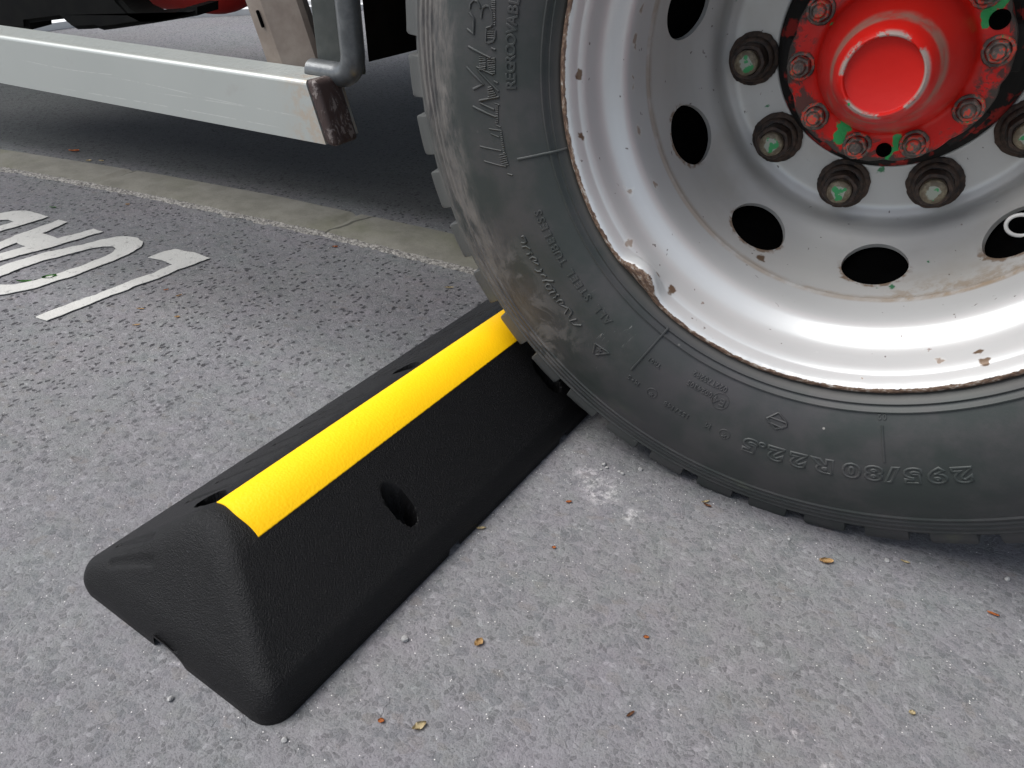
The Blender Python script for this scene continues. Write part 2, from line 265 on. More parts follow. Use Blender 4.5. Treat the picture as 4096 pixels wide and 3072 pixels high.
def m_alu():
    n = N('brushed_aluminium'); P = n.P; mp = n.new('Mapping'); mp.inputs['Scale'].default_value = (6, 300, 300); n.put(mp.inputs['Vector'], P); br = n.noise(1, 3, .6, mp.outputs[0])
    col = n.mix(n.noise(5, 4, .6), (.36, .375, .355), (.42, .435, .41)); 
    # long wavy scratches
    sp = n.new('SeparateXYZ'); n.put(sp.inputs[0], P); x, y, z = sp.outputs
    for z0, am, fr, x0, x1, ph in ((-.002, .004, 11, -1.08, -.72, .3), (-.010, .003, 8, -.98, -.66, 1.4), (.006, .003, 14, -1.3, -1.0, 2), (-.028, .0015, 6, -1.2, -.7, .5)):
        yy = n.math('ABSOLUTE', n.math('SUBTRACT', z, n.math('ADD', z0, n.math('MULTIPLY', n.math('SINE', n.math('ADD', n.math('MULTIPLY', x, fr), ph)), am))))
        s = n.math('MULTIPLY', n.step(yy, .0007, .0003), n.math('MULTIPLY', n.math('MULTIPLY', n.step(x, x0, x0+.1), n.step(x, x1, x1-.05)), n.step(n.noise(25, 4, .7), .42, .55)))
        col = n.mix(n.math('MULTIPLY', s, .35), col, (.72, .72, .68))
    sm = n.math('MULTIPLY', n.step(n.noise(12, 4, .7), .60, .72), .35); col = n.mix(sm, col, (.33, .31, .29))
    ed = n.math('MULTIPLY', n.step(x, -.71, -.66), n.step(n.noise(50, 4, .7), .42, .6)); col = n.mix(n.math('MULTIPLY', ed, .5), col, (.42, .30, .2))
    n.bump(n.math('MULTIPLY', br, .4), .15, .0005); return n.done(col, .42, .35, .5)
def m_flaked():
    n = N('flaked_dark_paint'); mp = n.new('Mapping'); mp.inputs['Scale'].default_value = (1, 1, .55); n.put(mp.inputs['Vector'], n.P); a = n.noise(75, 5, .7, mp.outputs[0], .4)
    col = n.mix(n.step(a, .54, .57), (.040, .024, .021), (.15, .125, .115)); n.bump(n.step(a, .48, .53), .6, .001); return n.done(col, .55, 0., .4)
def m_simple(name, c1, c2, sc_=30, rough=.6, metal=0., bs=.3, bd=.001, spec=.5):
    n = N(name); a = n.noise(sc_, 5, .65); col = n.mix(n.step(a, .3, .7), c1, c2); n.bump(n.math('ADD', a, n.math('MULTIPLY', n.noise(sc_*8, 3, .6), .4)), bs, bd); return n.done(col, rough, metal, spec)
def m_chock():
    n = N('black_moulded_rubber'); g = n.noise(900, 2, .6); g2 = n.noise(430, 2, .5)
    col = n.mix(n.noise(6, 3, .5), (.002, .002, .0024), (.0036, .0033, .0036)); col = n.mix(n.math('MULTIPLY', n.step(n.noise(800, 2, .5), .68, .74), .5), col, (.10, .10, .11))
    n.bump(n.math('ADD', g, n.math('MULTIPLY', g2, .6)), 1., .0012); return n.done(col, .44, 0., .24)
def m_yellow():
    n = N('yellow_reflective_strip'); v = n.voro(330, n.vmath('ADD', n.P, n.comb(n.math('MULTIPLY', n.noise(300, 2, .5), .002), 0, 0))); a = n.noise(210, 3, .6)
    col = n.mix(n.noise(20, 3, .5), (.93, .52, .002), (1.0, .57, .003)); col = n.mix(n.math('MULTIPLY', n.step(n.noise(34, 5, .75), .66, .74), .3), col, (.45, .33, .03)); n.bump(n.math('ADD', v, a), .3, .0006); return n.done(col, .45, 0., .4)
def m_leaf(name, c1, c2): 
    n = N(name); a = n.noise(120, 4, .7); n.bump(a, .4, .0005); return n.done(n.mix(n.step(a, .3, .7), c1, c2), .7, 0., .3)

M = dict(asphalt=m_asphalt(), kerb=m_kerb(), crumb=m_crumb(), paint=m_paint_white(), tyre=m_tyre(), rim=m_rim(), hub=m_hub(), nut=m_nut(), stud=m_stud(), bolt=m_hubbolt(), alu=m_alu(), flaked=m_flaked(), chock=m_chock(), yellow=m_yellow(),
    black=m_simple('matt_black_metal', (.003, .003, .003), (.006, .006, .005), 20, .8, spec=.12), hole_shade=m_simple('hole_shade_black', (.0008, .0008, .0008), (.0015, .0015, .0015), 30, .95, spec=.02),  # near-black painted in for shade inside hand holes, puller holes and slot
    post=m_simple('weathered_steel_post', (.13, .10, .08), (.21, .175, .145), 14, .6, .1), plate=m_simple('dark_green_grey_plate', (.032, .037, .034), (.048, .052, .048), 60, .42, 0., .3),
    tube=m_simple('scuffed_grey_tube', (.07, .075, .078), (.12, .125, .128), 45, .30, .35), redp=m_simple('red_tank_paint', (.42, .022, .018), (.50, .03, .022), 6, .4), flap=m_simple('black_mudflap_rubber', (.006, .005, .004), (.012, .010, .008), 25, .85, spec=.12),
    bodyp=m_simple('grey_body_paint', (.20, .20, .20), (.24, .24, .24), 5, .45), wire=m_simple('white_wire', (.62, .61, .58), (.72, .70, .66), 60, .45), concrete=m_simple('pale_concrete', (.60, .60, .60), (.72, .72, .71), 4, .9, bs=.2), grey=m_simple('grey_paving', (.24, .24, .25), (.30, .30, .30), 9, .9, bs=.3), wall=m_simple('white_render', (.76, .76, .75), (.82, .82, .81), 5, .9, bs=.2),
    stone=m_simple('loose_stone', (.18, .18, .18), (.36, .35, .34), 200, .85), tan=m_leaf('dry_tan_leaf', (.42, .25, .10), (.66, .45, .22)), orange=m_leaf('dry_orange_leaf', (.42, .13, .035), (.60, .22, .07)), straw=m_leaf('straw_leaf', (.50, .40, .22), (.66, .56, .36)), green=m_leaf('green_leaf', (.05, .16, .03), (.10, .26, .06)), brown=m_leaf('brown_leaf', (.14, .06, .03), (.25, .12, .06)))

# ------------------------------------------------------------------ mesh helpers
def link(name, me, mat, parent=None, loc=None):
    o = bpy.data.objects.new(name, me); C.objects.link(o)
    if mat: me.materials.append(M[mat] if isinstance(mat, str) else mat)
    if parent: o.parent = parent
    if loc: o.location = loc
    return o
def finish(bm, name, mat, parent=None, loc=None, sharp=38, smooth=True):
    bm.normal_update()
    if smooth:
        for fc in bm.faces: fc.smooth = True
        for e in bm.edges:
            if len(e.link_faces) == 2 and e.calc_face_angle(0) > R(sharp): e.smooth = False
    me = bpy.data.meshes.new(name); bm.to_mesh(me); bm.free()
    return link(name, me, mat, parent, loc)
def tag(o, label=None, cat=None, group=None, kind=None):
    for k, v in (('label', label), ('category', cat), ('group', group), ('kind', kind)):
        if v: o[k] = v
    return o
def lathe(bm, prof, segs=360, angs=None, cap0=False, close=False):
    A = angs or [2*math.pi*i/segs for i in range(segs)]
    rings = []
    for rr, y in prof:
        if rr < 1e-6: rings.append([bm.verts.new((0, y, 0))])
        else: rings.append([bm.verts.new((rr*math.cos(a), y, rr*math.sin(a))) for a in A])
    m = len(A)
    seq = list(zip(rings, rings[1:]))+([(rings[-1], rings[0])] if close else [])
    for a, b in seq:
        for i in range(m):
            j = (i+1) % m
            if len(a) == 1: bm.faces.new((a[0], b[j], b[i]))
            elif len(b) == 1: bm.faces.new((a[i], a[j], b[0]))
            else: bm.faces.new((a[i], a[j], b[j], b[i]))
    return rings
def fixn(bm): bmesh.ops.recalc_face_normals(bm, faces=bm.faces[:])
def interp(x, xs, ys):
    if x <= xs[0]: return ys[0]
    for i in range(1, len(xs)):
        if x <= xs[i]:
            t = (x-xs[i-1])/(xs[i]-xs[i-1]); return ys[i-1]*(1-t)+ys[i]*t
    return ys[-1]
def tube(bm, pts, rad, n=8, closed=False):
    pts = [Vector(p) for p in pts]; rings = []; L = len(pts)
    up0 = None
    for i, p in enumerate(pts):
        a = pts[(i-1) % L] if (closed or i > 0) else p; b = pts[(i+1) % L] if (closed or i < L-1) else p
        t = (b-a).normalized()
        if up0 is None: up0 = t.orthogonal().normalized()
        x = (up0-t*up0.dot(t)).normalized(); up0 = x; y = t.cross(x); rr = rad[i] if isinstance(rad, (list, tuple)) else rad
        rings.append([bm.verts.new(p+(x*math.cos(2*math.pi*k/n)+y*math.sin(2*math.pi*k/n))*rr) for k in range(n)])
    for a, b in list(zip(rings, rings[1:]))+([(rings[-1], rings[0])] if closed else []):
        for k in range(n): bm.faces.new((a[k], a[(k+1) % n], b[(k+1) % n], b[k]))
    if not closed:
        bm.faces.new(rings[0][::-1]); bm.faces.new(rings[-1])
def box(bm, x0, x1, y0, y1, z0, z1, bev=0, seg=2):
    g = bmesh.ops.create_cube(bm, size=1); vs = g['verts']
    for v in vs: v.co = Vector(((x0+x1)/2+v.co.x*(x1-x0), (y0+y1)/2+v.co.y*(y1-y0), (z0+z1)/2+v.co.z*(z1-z0)))
    if bev: bmesh.ops.bevel(bm, geom=list({e for v in vs for e in v.link_edges}), offset=bev, segments=seg, affect='EDGES', profile=.5)
def round_path(pts, rad, n=8):
    out = [Vector(pts[0])]
    for a, b, c in zip(pts, pts[1:], pts[2:]):
        a, b, c = Vector(a), Vector(b), Vector(c); d1 = (a-b).normalized(); d2 = (c-b).normalized()
        p, q = b+d1*rad, b+d2*rad
        for i in range(n+1):
            t = i/n; out.append(p*(1-t)**2+b*2*t*(1-t)+q*t*t)
    out.append(Vector(pts[-1])); return out

# ------------------------------------------------------------------ ground
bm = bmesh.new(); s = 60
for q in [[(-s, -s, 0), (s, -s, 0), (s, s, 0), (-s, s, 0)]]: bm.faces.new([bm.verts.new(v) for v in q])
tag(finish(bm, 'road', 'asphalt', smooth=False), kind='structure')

def kerb_y(x):   # near and far edges of the flush kerb
    far = interp(x, [-4, -2.319, -1.746, -1.342, -.827, 2.5], [.12, .447, .526, .560, .577, .60]); near = interp(x, [-4, -2.156, -1.819, -1.534, -1.065, -.706, 2.5], [.04, .350, .388, .413, .438, .441, .455])
    return near, far
bm = bmesh.new(); joints = [-3.4, -2.58, -1.80, -1.07, -.30, .48, 1.26, 2.04]; cols = []
N_ = 420
for i in range(N_+1):
    x = -4+6.4*i/N_; nr, fr = kerb_y(x); row = []
    rag = .004*(noise.noise(Vector((x*30, 0, 1)))); 
    dj = min(abs(x-j+.02) for j in joints); dz = -.007 if dj < .007 else 0
    for t, h in ((0, -.004), (.0, .004), (.08, .0085), (.5, .010), (.9, .0085), (1, .005), (1, -.004)):
        xx = x + (.015*math.sin(t*3)); row.append(bm.verts.new((xx, nr+rag*(1-t)+(fr-nr)*t, h+(dz if -.001 < h else 0)+.0006*noise.noise(Vector((x*25, t*3, 5))))))
    cols.append(row)
for a, b in zip(cols, cols[1:]):
    for k in range(len(a)-1): bm.faces.new((a[k], b[k], b[k+1], a[k+1]))
fixn(bm); tag(finish(bm, 'kerb', 'kerb', sharp=50), kind='structure')
bm = bmesh.new(); cols = []
for i in range(900):
    x = -4+4.6*i/900; nr, _ = kerb_y(x); wv = .022+.012*noise.noise(Vector((x*22, 3, 0)))+.009*noise.noise(Vector((x*75, 9, 0))); row = []
    for k in range(6):
        t = k/5; row.append(bm.verts.new((x, nr+.004-wv*t, .0045*math.sin(math.pi*min(1, .5+t*.5))+.0025*noise.noise(Vector((x*160, t*4, 2)))*(1-t)-.0005*(t == 1))))
    cols.append(row)
for a, b in zip(cols, cols[1:]):
    for k in range(5): bm.faces.new((a[k], a[k+1], b[k+1], b[k]))
fixn(bm); tag(finish(bm, 'kerb_mortar', 'crumb', sharp=180), kind='structure')

# far side: kerb line, paving and a white wall in full daylight
edge = [(-5.2, -3), (-4.62, -.5), (-4.42, .9), (-4.30, 1.8), (-4.31, 2.1), (-4.17, 2.6), (-3.93, 2.95), (-3.68, 3.27), (-3.2, 4.0), (-2.6, 5.2), (-1.9, 7.2), (-.8, 12), (1, 20)]
def strip(name, off0, off1, z, mat):
    bm = bmesh.new(); rows = []
    for i, p in enumerate(edge):
        a = Vector(edge[max(i-1, 0)]); b = Vector(edge[min(i+1, len(edge)-1)]); t = (b-a).normalized(); nn = Vector((-t.y, t.x)); q = Vector(p)
        rows.append([bm.verts.new((*(q+nn*off0), z)), bm.verts.new((*(q+nn*off1), z))]+([bm.verts.new((*(q+nn*off0), -.01))]))
    for a, b in zip(rows, rows[1:]):
        bm.faces.new((a[0], b[0], b[1], a[1])); bm.faces.new((a[2], b[2], b[0], a[0]))
    fixn(bm); return tag(finish(bm, name, mat, smooth=False), kind='structure')
strip('far_kerb', 0, .10, .035, 'concrete'); strip('pavement_edge', .10, .34, .032, 'grey'); strip('forecourt', .34, 26, .028, 'concrete')
bm = bmesh.new(); box(bm, -.12, .12, -16, 16, 0, 2.6, .01); box(bm, -.17, .17, -16.05, 16.05, 2.605, 2.68, .01)
o = tag(finish(bm, 'garden_wall', 'wall', sharp=30), 'long white rendered wall beyond the pale forecourt', 'wall'); o.location = (-10.5, 7, .028); o.rotation_euler = (0, 0, R(-28))

# ------------------------------------------------------------------ painted letters (read from the other side of the bay: L O A D ...)
def poly_letter(outer, holes, label, z=.004):
    cu = bpy.data.curves.new('tmp', 'CURVE'); cu.dimensions = '2D'; cu.fill_mode = 'BOTH'; cu.extrude = .0006
    for k, loop in enumerate([outer]+holes):
        # resample with a ragged hand-painted edge
        pts = []
        L = len(loop)
        for i in range(L):
            a, b = Vector(loop[i]), Vector(loop[(i+1) % L]); m = max(1, int((b-a).length/.006))
            for j in range(m):
                p = a.lerp(b, j/m); q = Vector((p.x, p.y, k)); pts.append((p.x+.0045*noise.noise(q*28)+.002*noise.noise(q*95), p.y+.0045*noise.noise(q*28+Vector((7, 7, 7)))))
        sp = cu.splines.new('POLY'); sp.points.add(len(pts)-1); sp.use_cyclic_u = True
        for i, (x, y) in enumerate(pts): sp.points[i].co = (x, y, 0, 1)
    ob = bpy.data.objects.new('tmp', cu); C.objects.link(ob); dg = bpy.context.evaluated_depsgraph_get(); me = bpy.data.meshes.new_from_object(ob.evaluated_get(dg)); bpy.data.objects.remove(ob); bpy.data.curves.remove(cu)
    me.materials.clear(); o = link('painted_letter', me, 'paint'); o.location.z = z-.0015
    return tag(o, label, 'road marking', 'white painted letters on the asphalt')
def ellip(cx, cy, a, b, n=56, p=2.6):
    out = []
    for i in range(n):
        t = 2*math.pi*i/n; c, s_ = math.cos(t), math.sin(t); out.append((cx+a*math.copysign(abs(c)**(2/p), c), cy+b*math.copysign(abs(s_)**(2/p), s_)))
    return out
poly_letter([(-1.256, -.128), (-1.222, -.128), (-1.212, 0), (-1.199, .10), (-1.188, .211), (-1.235, .212), (-1.287, .206), (-1.298, .181), (-1.300, .147), (-1.268, .151), (-1.229, .150), (-1.226, .10), (-1.240, 0), (-1.250, -.08)], [], 'white painted letter L on the asphalt, nearest the black chock')
poly_letter([(-1.515, .0), (-1.511, .03), (-1.495, .08), (-1.477, .125), (-1.465, .16), (-1.452, .187), (-1.435, .199), (-1.409, .205), (-1.380, .199), (-1.360, .177), (-1.350, .141), (-1.347, .09), (-1.350, .039), (-1.355, -.01), (-1.366, -.06), (-1.385, -.10), (-1.41, -.128), (-1.445, -.137), (-1.48, -.125), (-1.503, -.095), (-1.514, -.05)],
            [[(-1.474, -.06), (-1.474, .0), (-1.467, .041), (-1.455, .08), (-1.444, .115), (-1.430, .136), (-1.412, .147), (-1.396, .142), (-1.382, .123), (-1.380, .09), (-1.383, .04), (-1.388, -.01), (-1.398, -.045), (-1.415, -.072), (-1.435, -.085), (-1.458, -.082)]], 'oval white painted letter O beside the letter L on the asphalt')
poly_letter([(-1.655, .185), (-1.622, .189), (-1.616, .15), (-1.610, .116), (-1.556, .115), (-1.547, .15), (-1.536, .191), (-1.503, .193), (-1.520, .09), (-1.545, -.02), (-1.575, -.15), (-1.607, -.15), (-1.630, -.02), (-1.648, .08)], [[(-1.609, .056), (-1.571, .056), (-1.580, .01), (-1.590, -.045), (-1.601, .01)]], 'white painted letter A with two legs and a crossbar, near the left edge')
poly_letter([(-1.690, .186), (-1.735, .187), (-1.775, .183), (-1.80, .165), (-1.822, .12), (-1.835, .04), (-1.832, -.04), (-1.815, -.11), (-1.79, -.14), (-1.75, -.15), (-1.72, -.15), (-1.708, .0), (-1.698, .10)], [[(-1.728, .128), (-1.755, .127), (-1.778, .11), (-1.795, .05), (-1.792, -.04), (-1.775, -.09), (-1.745, -.095), (-1.740, .0), (-1.733, .07)]], 'white painted letter D with a straight stem, furthest towards the far kerb')
poly_letter([(-1.90, .188), (-1.935, .188), (-1.955, -.14), (-1.92, -.14)], [], 'single straight white painted letter I beyond the letter D')

# ------------------------------------------------------------------ wheel chock (rubber parking wedge)
HW, CL, U0, HH, Z0 = .157, .81, .020, .1505, .024
cy = math.atan2(.058, .72); ch = bpy.data.objects.new('wheel_chock', None); C.objects.link(ch); ch.rotation_euler = (0, 0, -cy)
cv = Vector((math.cos(cy), -math.sin(cy), 0)); av = Vector((math.sin(cy), math.cos(cy), 0)); ch.location = cv*-.4355+av*-.531
tag(ch, 'black moulded rubber wheel chock with a yellow stripe wedged against the truck tyre', 'wheel chock')
def smin(p, q, k): h = max(k-abs(p-q), 0)/k; return min(p, q)-h*h*k*.25
def csdf(uu, vv, rc=.026):
    qx = abs(uu)-(HW-rc); qy = abs(vv-CL/2)-(CL/2-rc); return rc-math.hypot(max(qx, 0), max(qy, 0))-min(max(qx, qy), 0)
def hz(uu, vv, raw=False):
    l = Z0+(uu+HW)*(HH-Z0)/(HW+U0); rr_ = Z0+(HW-uu)*(HH-Z0)/(HW-U0); z = smin(l, rr_, .07); ff = min(vv, CL-vv); z = smin(z, Z0+ff*(HH-Z0)/.080, .028)
    d = max(csdf(uu, vv), 0); re = .014
    if d < re: z = .010+(z-.010)*math.sqrt(max(1-(1-d/re)**2, 0))
    if raw: return z
    for cu_, cv_, a_, b_ in HOLES:
        q = math.hypot((uu-cu_)/a_, (vv-cv_)/b_)
        if q < 1: z -= min(.045, z-.006)*min(1, (1-q)/.12)
    for u0, v0, u1, v1, wd, dp in GROOVES:
        ax, ay = u1-u0, v1-v0; t = max(0, min(1, ((uu-u0)*ax+(vv-v0)*ay)/(ax*ax+ay*ay))); d = math.hypot(uu-u0-ax*t, vv-v0-ay*t)
        if d < wd: z -= dp*min(1, (wd-d)/(wd*.5))
    return z
HOLES = [(.106, .244, .021, .0135), (.106, .566, .021, .0135), (-.023, .103, .021, .0145), (-.020, .408, .019, .0135), (-.020, .716, .019, .0135)]
GROOVES = []
for v0 in (.13, .17, .215, .255, .30, .335, .44, .475, .52, .555, .60, .635):
    GROOVES.append((-.030, v0, -.095, v0-.012, .005, .005))
GROOVES += [(-.04, .035, -.10, .02, .004, .003), (-.055, .05, -.11, .038, .004, .003)]
def grid_chock():
    bm = bmesh.new(); NU, NV = 150, 380; rows = []
    def cl(t): return t
    us = []
    for i in range(NU+1):
        t = -1+2*i/NU; us.append(math.copysign(abs(t)**.88, t) if False else math.sin(t*math.pi/2)*.35+t*.65)
    vs = []
    for j in range(NV+1):
        t = -1+2*j/NV; vs.append((.5+.5*(math.sin(t*math.pi/2)*.3+t*.7))*CL)
    vs[0] = .0; rc = .026
    for vv in vs:
        dv = min(vv, CL-vv); wv = HW-(rc-math.sqrt(max(rc*rc-(rc-dv)**2, 0)) if dv < rc else 0); row = []
        for s_ in us: uu = s_*wv; row.append(bm.verts.new((uu, vv, hz(uu*.99999, vv))))
        rows.append(row)
    for a, b in zip(rows, rows[1:]):
        for k in range(NU): bm.faces.new((a[k], a[k+1], b[k+1], b[k]))
    # skirt down to the ground with moulded drain notches
    per = rows[0]+[q[-1] for q in rows[1:]]+rows[-1][-2::-1]+[q[0] for q in rows[-2:0:-1]]
    low = []
    for v in per:
        uu, vv = v.co.x, v.co.y; nz = 0
        front = vv < .02 or vv > CL-.02
        if front and -.016 < uu < .004: nz = .0165*min(1, (uu+.016)/.002)
        if front and .004 <= uu < .032: nz = .0165*math.sqrt(max(0, 1-((uu-.004)/.028)**2))
        if not front and any(abs(vv-q) < .010 for q in (.275, .53)): nz = .009
        if nz: v.co.z = max(v.co.z, nz+.004)
        low.append(bm.verts.new((uu*.998, vv, nz)))
    m = len(per)
    for i in range(m): bm.faces.new((per[i], low[i], low[(i+1) % m], per[(i+1) % m]))
    fixn(bm); return bm
finish(grid_chock(), 'chock_body', 'chock', ch, sharp=60)
bm = bmesh.new(); rows = []; NB = 26
vlist = [.0955+(CL-.191)*j/240 for j in range(241)]
for j, vv in enumerate(vlist):
    jit = .0004*noise.noise(Vector((vv*300, 1, 1))); ul = -.001+.014*vv; ur = .0575+.0*vv; row = []
    for i in range(NB+1):
        t = i/NB; uu = ul+(ur-ul)*t+jit*(1 if t > .5 else -1)*abs(t-.5)*2; v2 = vv
        if j == 0: v2 = vv+.0008*math.sin(t*9)
        row.append(bm.verts.new((uu, v2, hz(uu, v2, True)+.0012)))
    rows.append(row)
for a, b in zip(rows, rows[1:]):
    for k in range(NB): bm.faces.new((a[k], a[k+1], b[k+1], b[k]))
per = rows[0]+[q[-1] for q in rows[1:]]+rows[-1][-2::-1]+[q[0] for q in rows[-2:0:-1]]; low = [bm.verts.new((v.co.x, v.co.y, v.co.z-.003)) for v in per]
for i in range(len(per)): bm.faces.new((per[i], low[i], low[(i+1) % len(per)], per[(i+1) % len(per)]))
fixn(bm); finish(bm, 'yellow_strip', 'yellow', ch, sharp=50)

# ------------------------------------------------------------------ truck
ZC = .504
tr = bpy.data.objects.new('parked_truck', None); C.objects.link(tr)
tag(tr, 'heavy truck with a rust-edged silver wheel, red hub and worn tyre against the chock', 'truck')
WL = (0, 0, ZC)
# tyre --------------------------------------------------------
PR = [(.2890, .020), (.2975, .008), (.3000, .0005), (.3025, -.0018), (.3045, -.0032), (.3058, -.0050), (.3070, -.0062), (.3082, -.0078), (.3094, -.0076), (.3106, -.0062), (.3118, -.0068), (.3132, -.0082), (.3144, -.0104), (.3155, -.0118), (.3168, -.0118), (.3180, -.0100), (.3195, -.0106), (.33, -.0160), (.345, -.0200), (.36, -.0225), (.39, -.0240), (.41, -.0222), (.425, -.0185), (.437, -.0145), (.445, -.0112), (.450, -.0092), (.4525, -.0098), (.456, -.0070), (.4595, -.0038), (.4620, -.0044), (.4650, -.0026), (.4685, .0018), (.4715, .0012), (.4745, .0028), (.4790, .0070), (.4820, .0068), (.4855, .0100), (.4885, .0112), (.497, .0140), (.5035, .0172), (.5070, .0205), (.5092, .0245), (.5105, .031)]
SR = [a for a, b in PR]; SY = [b for a, b in PR]
def sy(rr_): return interp(rr_, SR, SY)
TRD = [(.5112, .040), (.5114, .062), (.5010, .0645), (.5010, .0735), (.5116, .076), (.5118, .100), (.5010, .1025), (.5010, .1115), (.5118, .114)]
full = PR+TRD; full = full+[(a, .254-b) for a, b in reversed(full)]
LUG = 46; PER = 2*math.pi/LUG; PH = R(-70.9)
angs = []; gapm = []
BL = R(5.25)
for k in range(LUG):
    a0 = PH+k*PER
    # block from a0-BL..a0, gap from a0..a0+PER-BL
    for t in (0.0, .02, .10, .28, .46, .64, .82, .90, .98, 1.0): pass
    for t in (-1, -.965, -.90, -.75, -.5, -.25, -.10, -.035, 0): angs.append(a0+t*BL); gapm.append(0 if -1 < t < 0 else .0)
    G = PER-BL
    for t in (.07, .35, .65, .93): angs.append(a0+t*G); gapm.append(1)
bm = bmesh.new(); rings = lathe(bm, full, angs=angs)
for ri, ring in enumerate(rings):
    rr_, yy = full[ri]
    y_in = min(yy, .254-yy)
    for k, v in enumerate(ring):
        a = angs[k]; q = Vector((math.cos(a)*4, math.sin(a)*4, yy*9))
        if gapm[k] and rr_ > .4875 and y_in < .060:
            dep = .0135 if y_in < .05 else .0105
            nr_ = (.4918 if y_in < .05 else .4990) if rr_ > .497 else rr_-.003
            dy = .006 if (rr_ < .508) else 0
            v.co = Vector((nr_*math.cos(a), yy+(dy if yy < .127 else -dy), nr_*math.sin(a)))
        elif rr_ > .503 and y_in < .035:
            t = k % 13; e_ = .0016 if t in (0, 8) else 0; w_ = .0010*noise.noise(Vector((k*1.3, ri*.5, 0))); s_ = (rr_-e_+w_)/rr_; v.co = Vector((v.co.x*s_, v.co.y, v.co.z*s_))
        if v.co.z < -ZC+.0005: v.co.z = -ZC+.0005+.0001*random.random()
fixn(bm)
tyre = finish(bm, 'tyre', 'tyre', tr, WL, sharp=34)
inner = tyre.copy(); inner.name = 'tyre'; C.objects.link(inner); inner.parent = tr; inner.location = (0, .335, ZC)

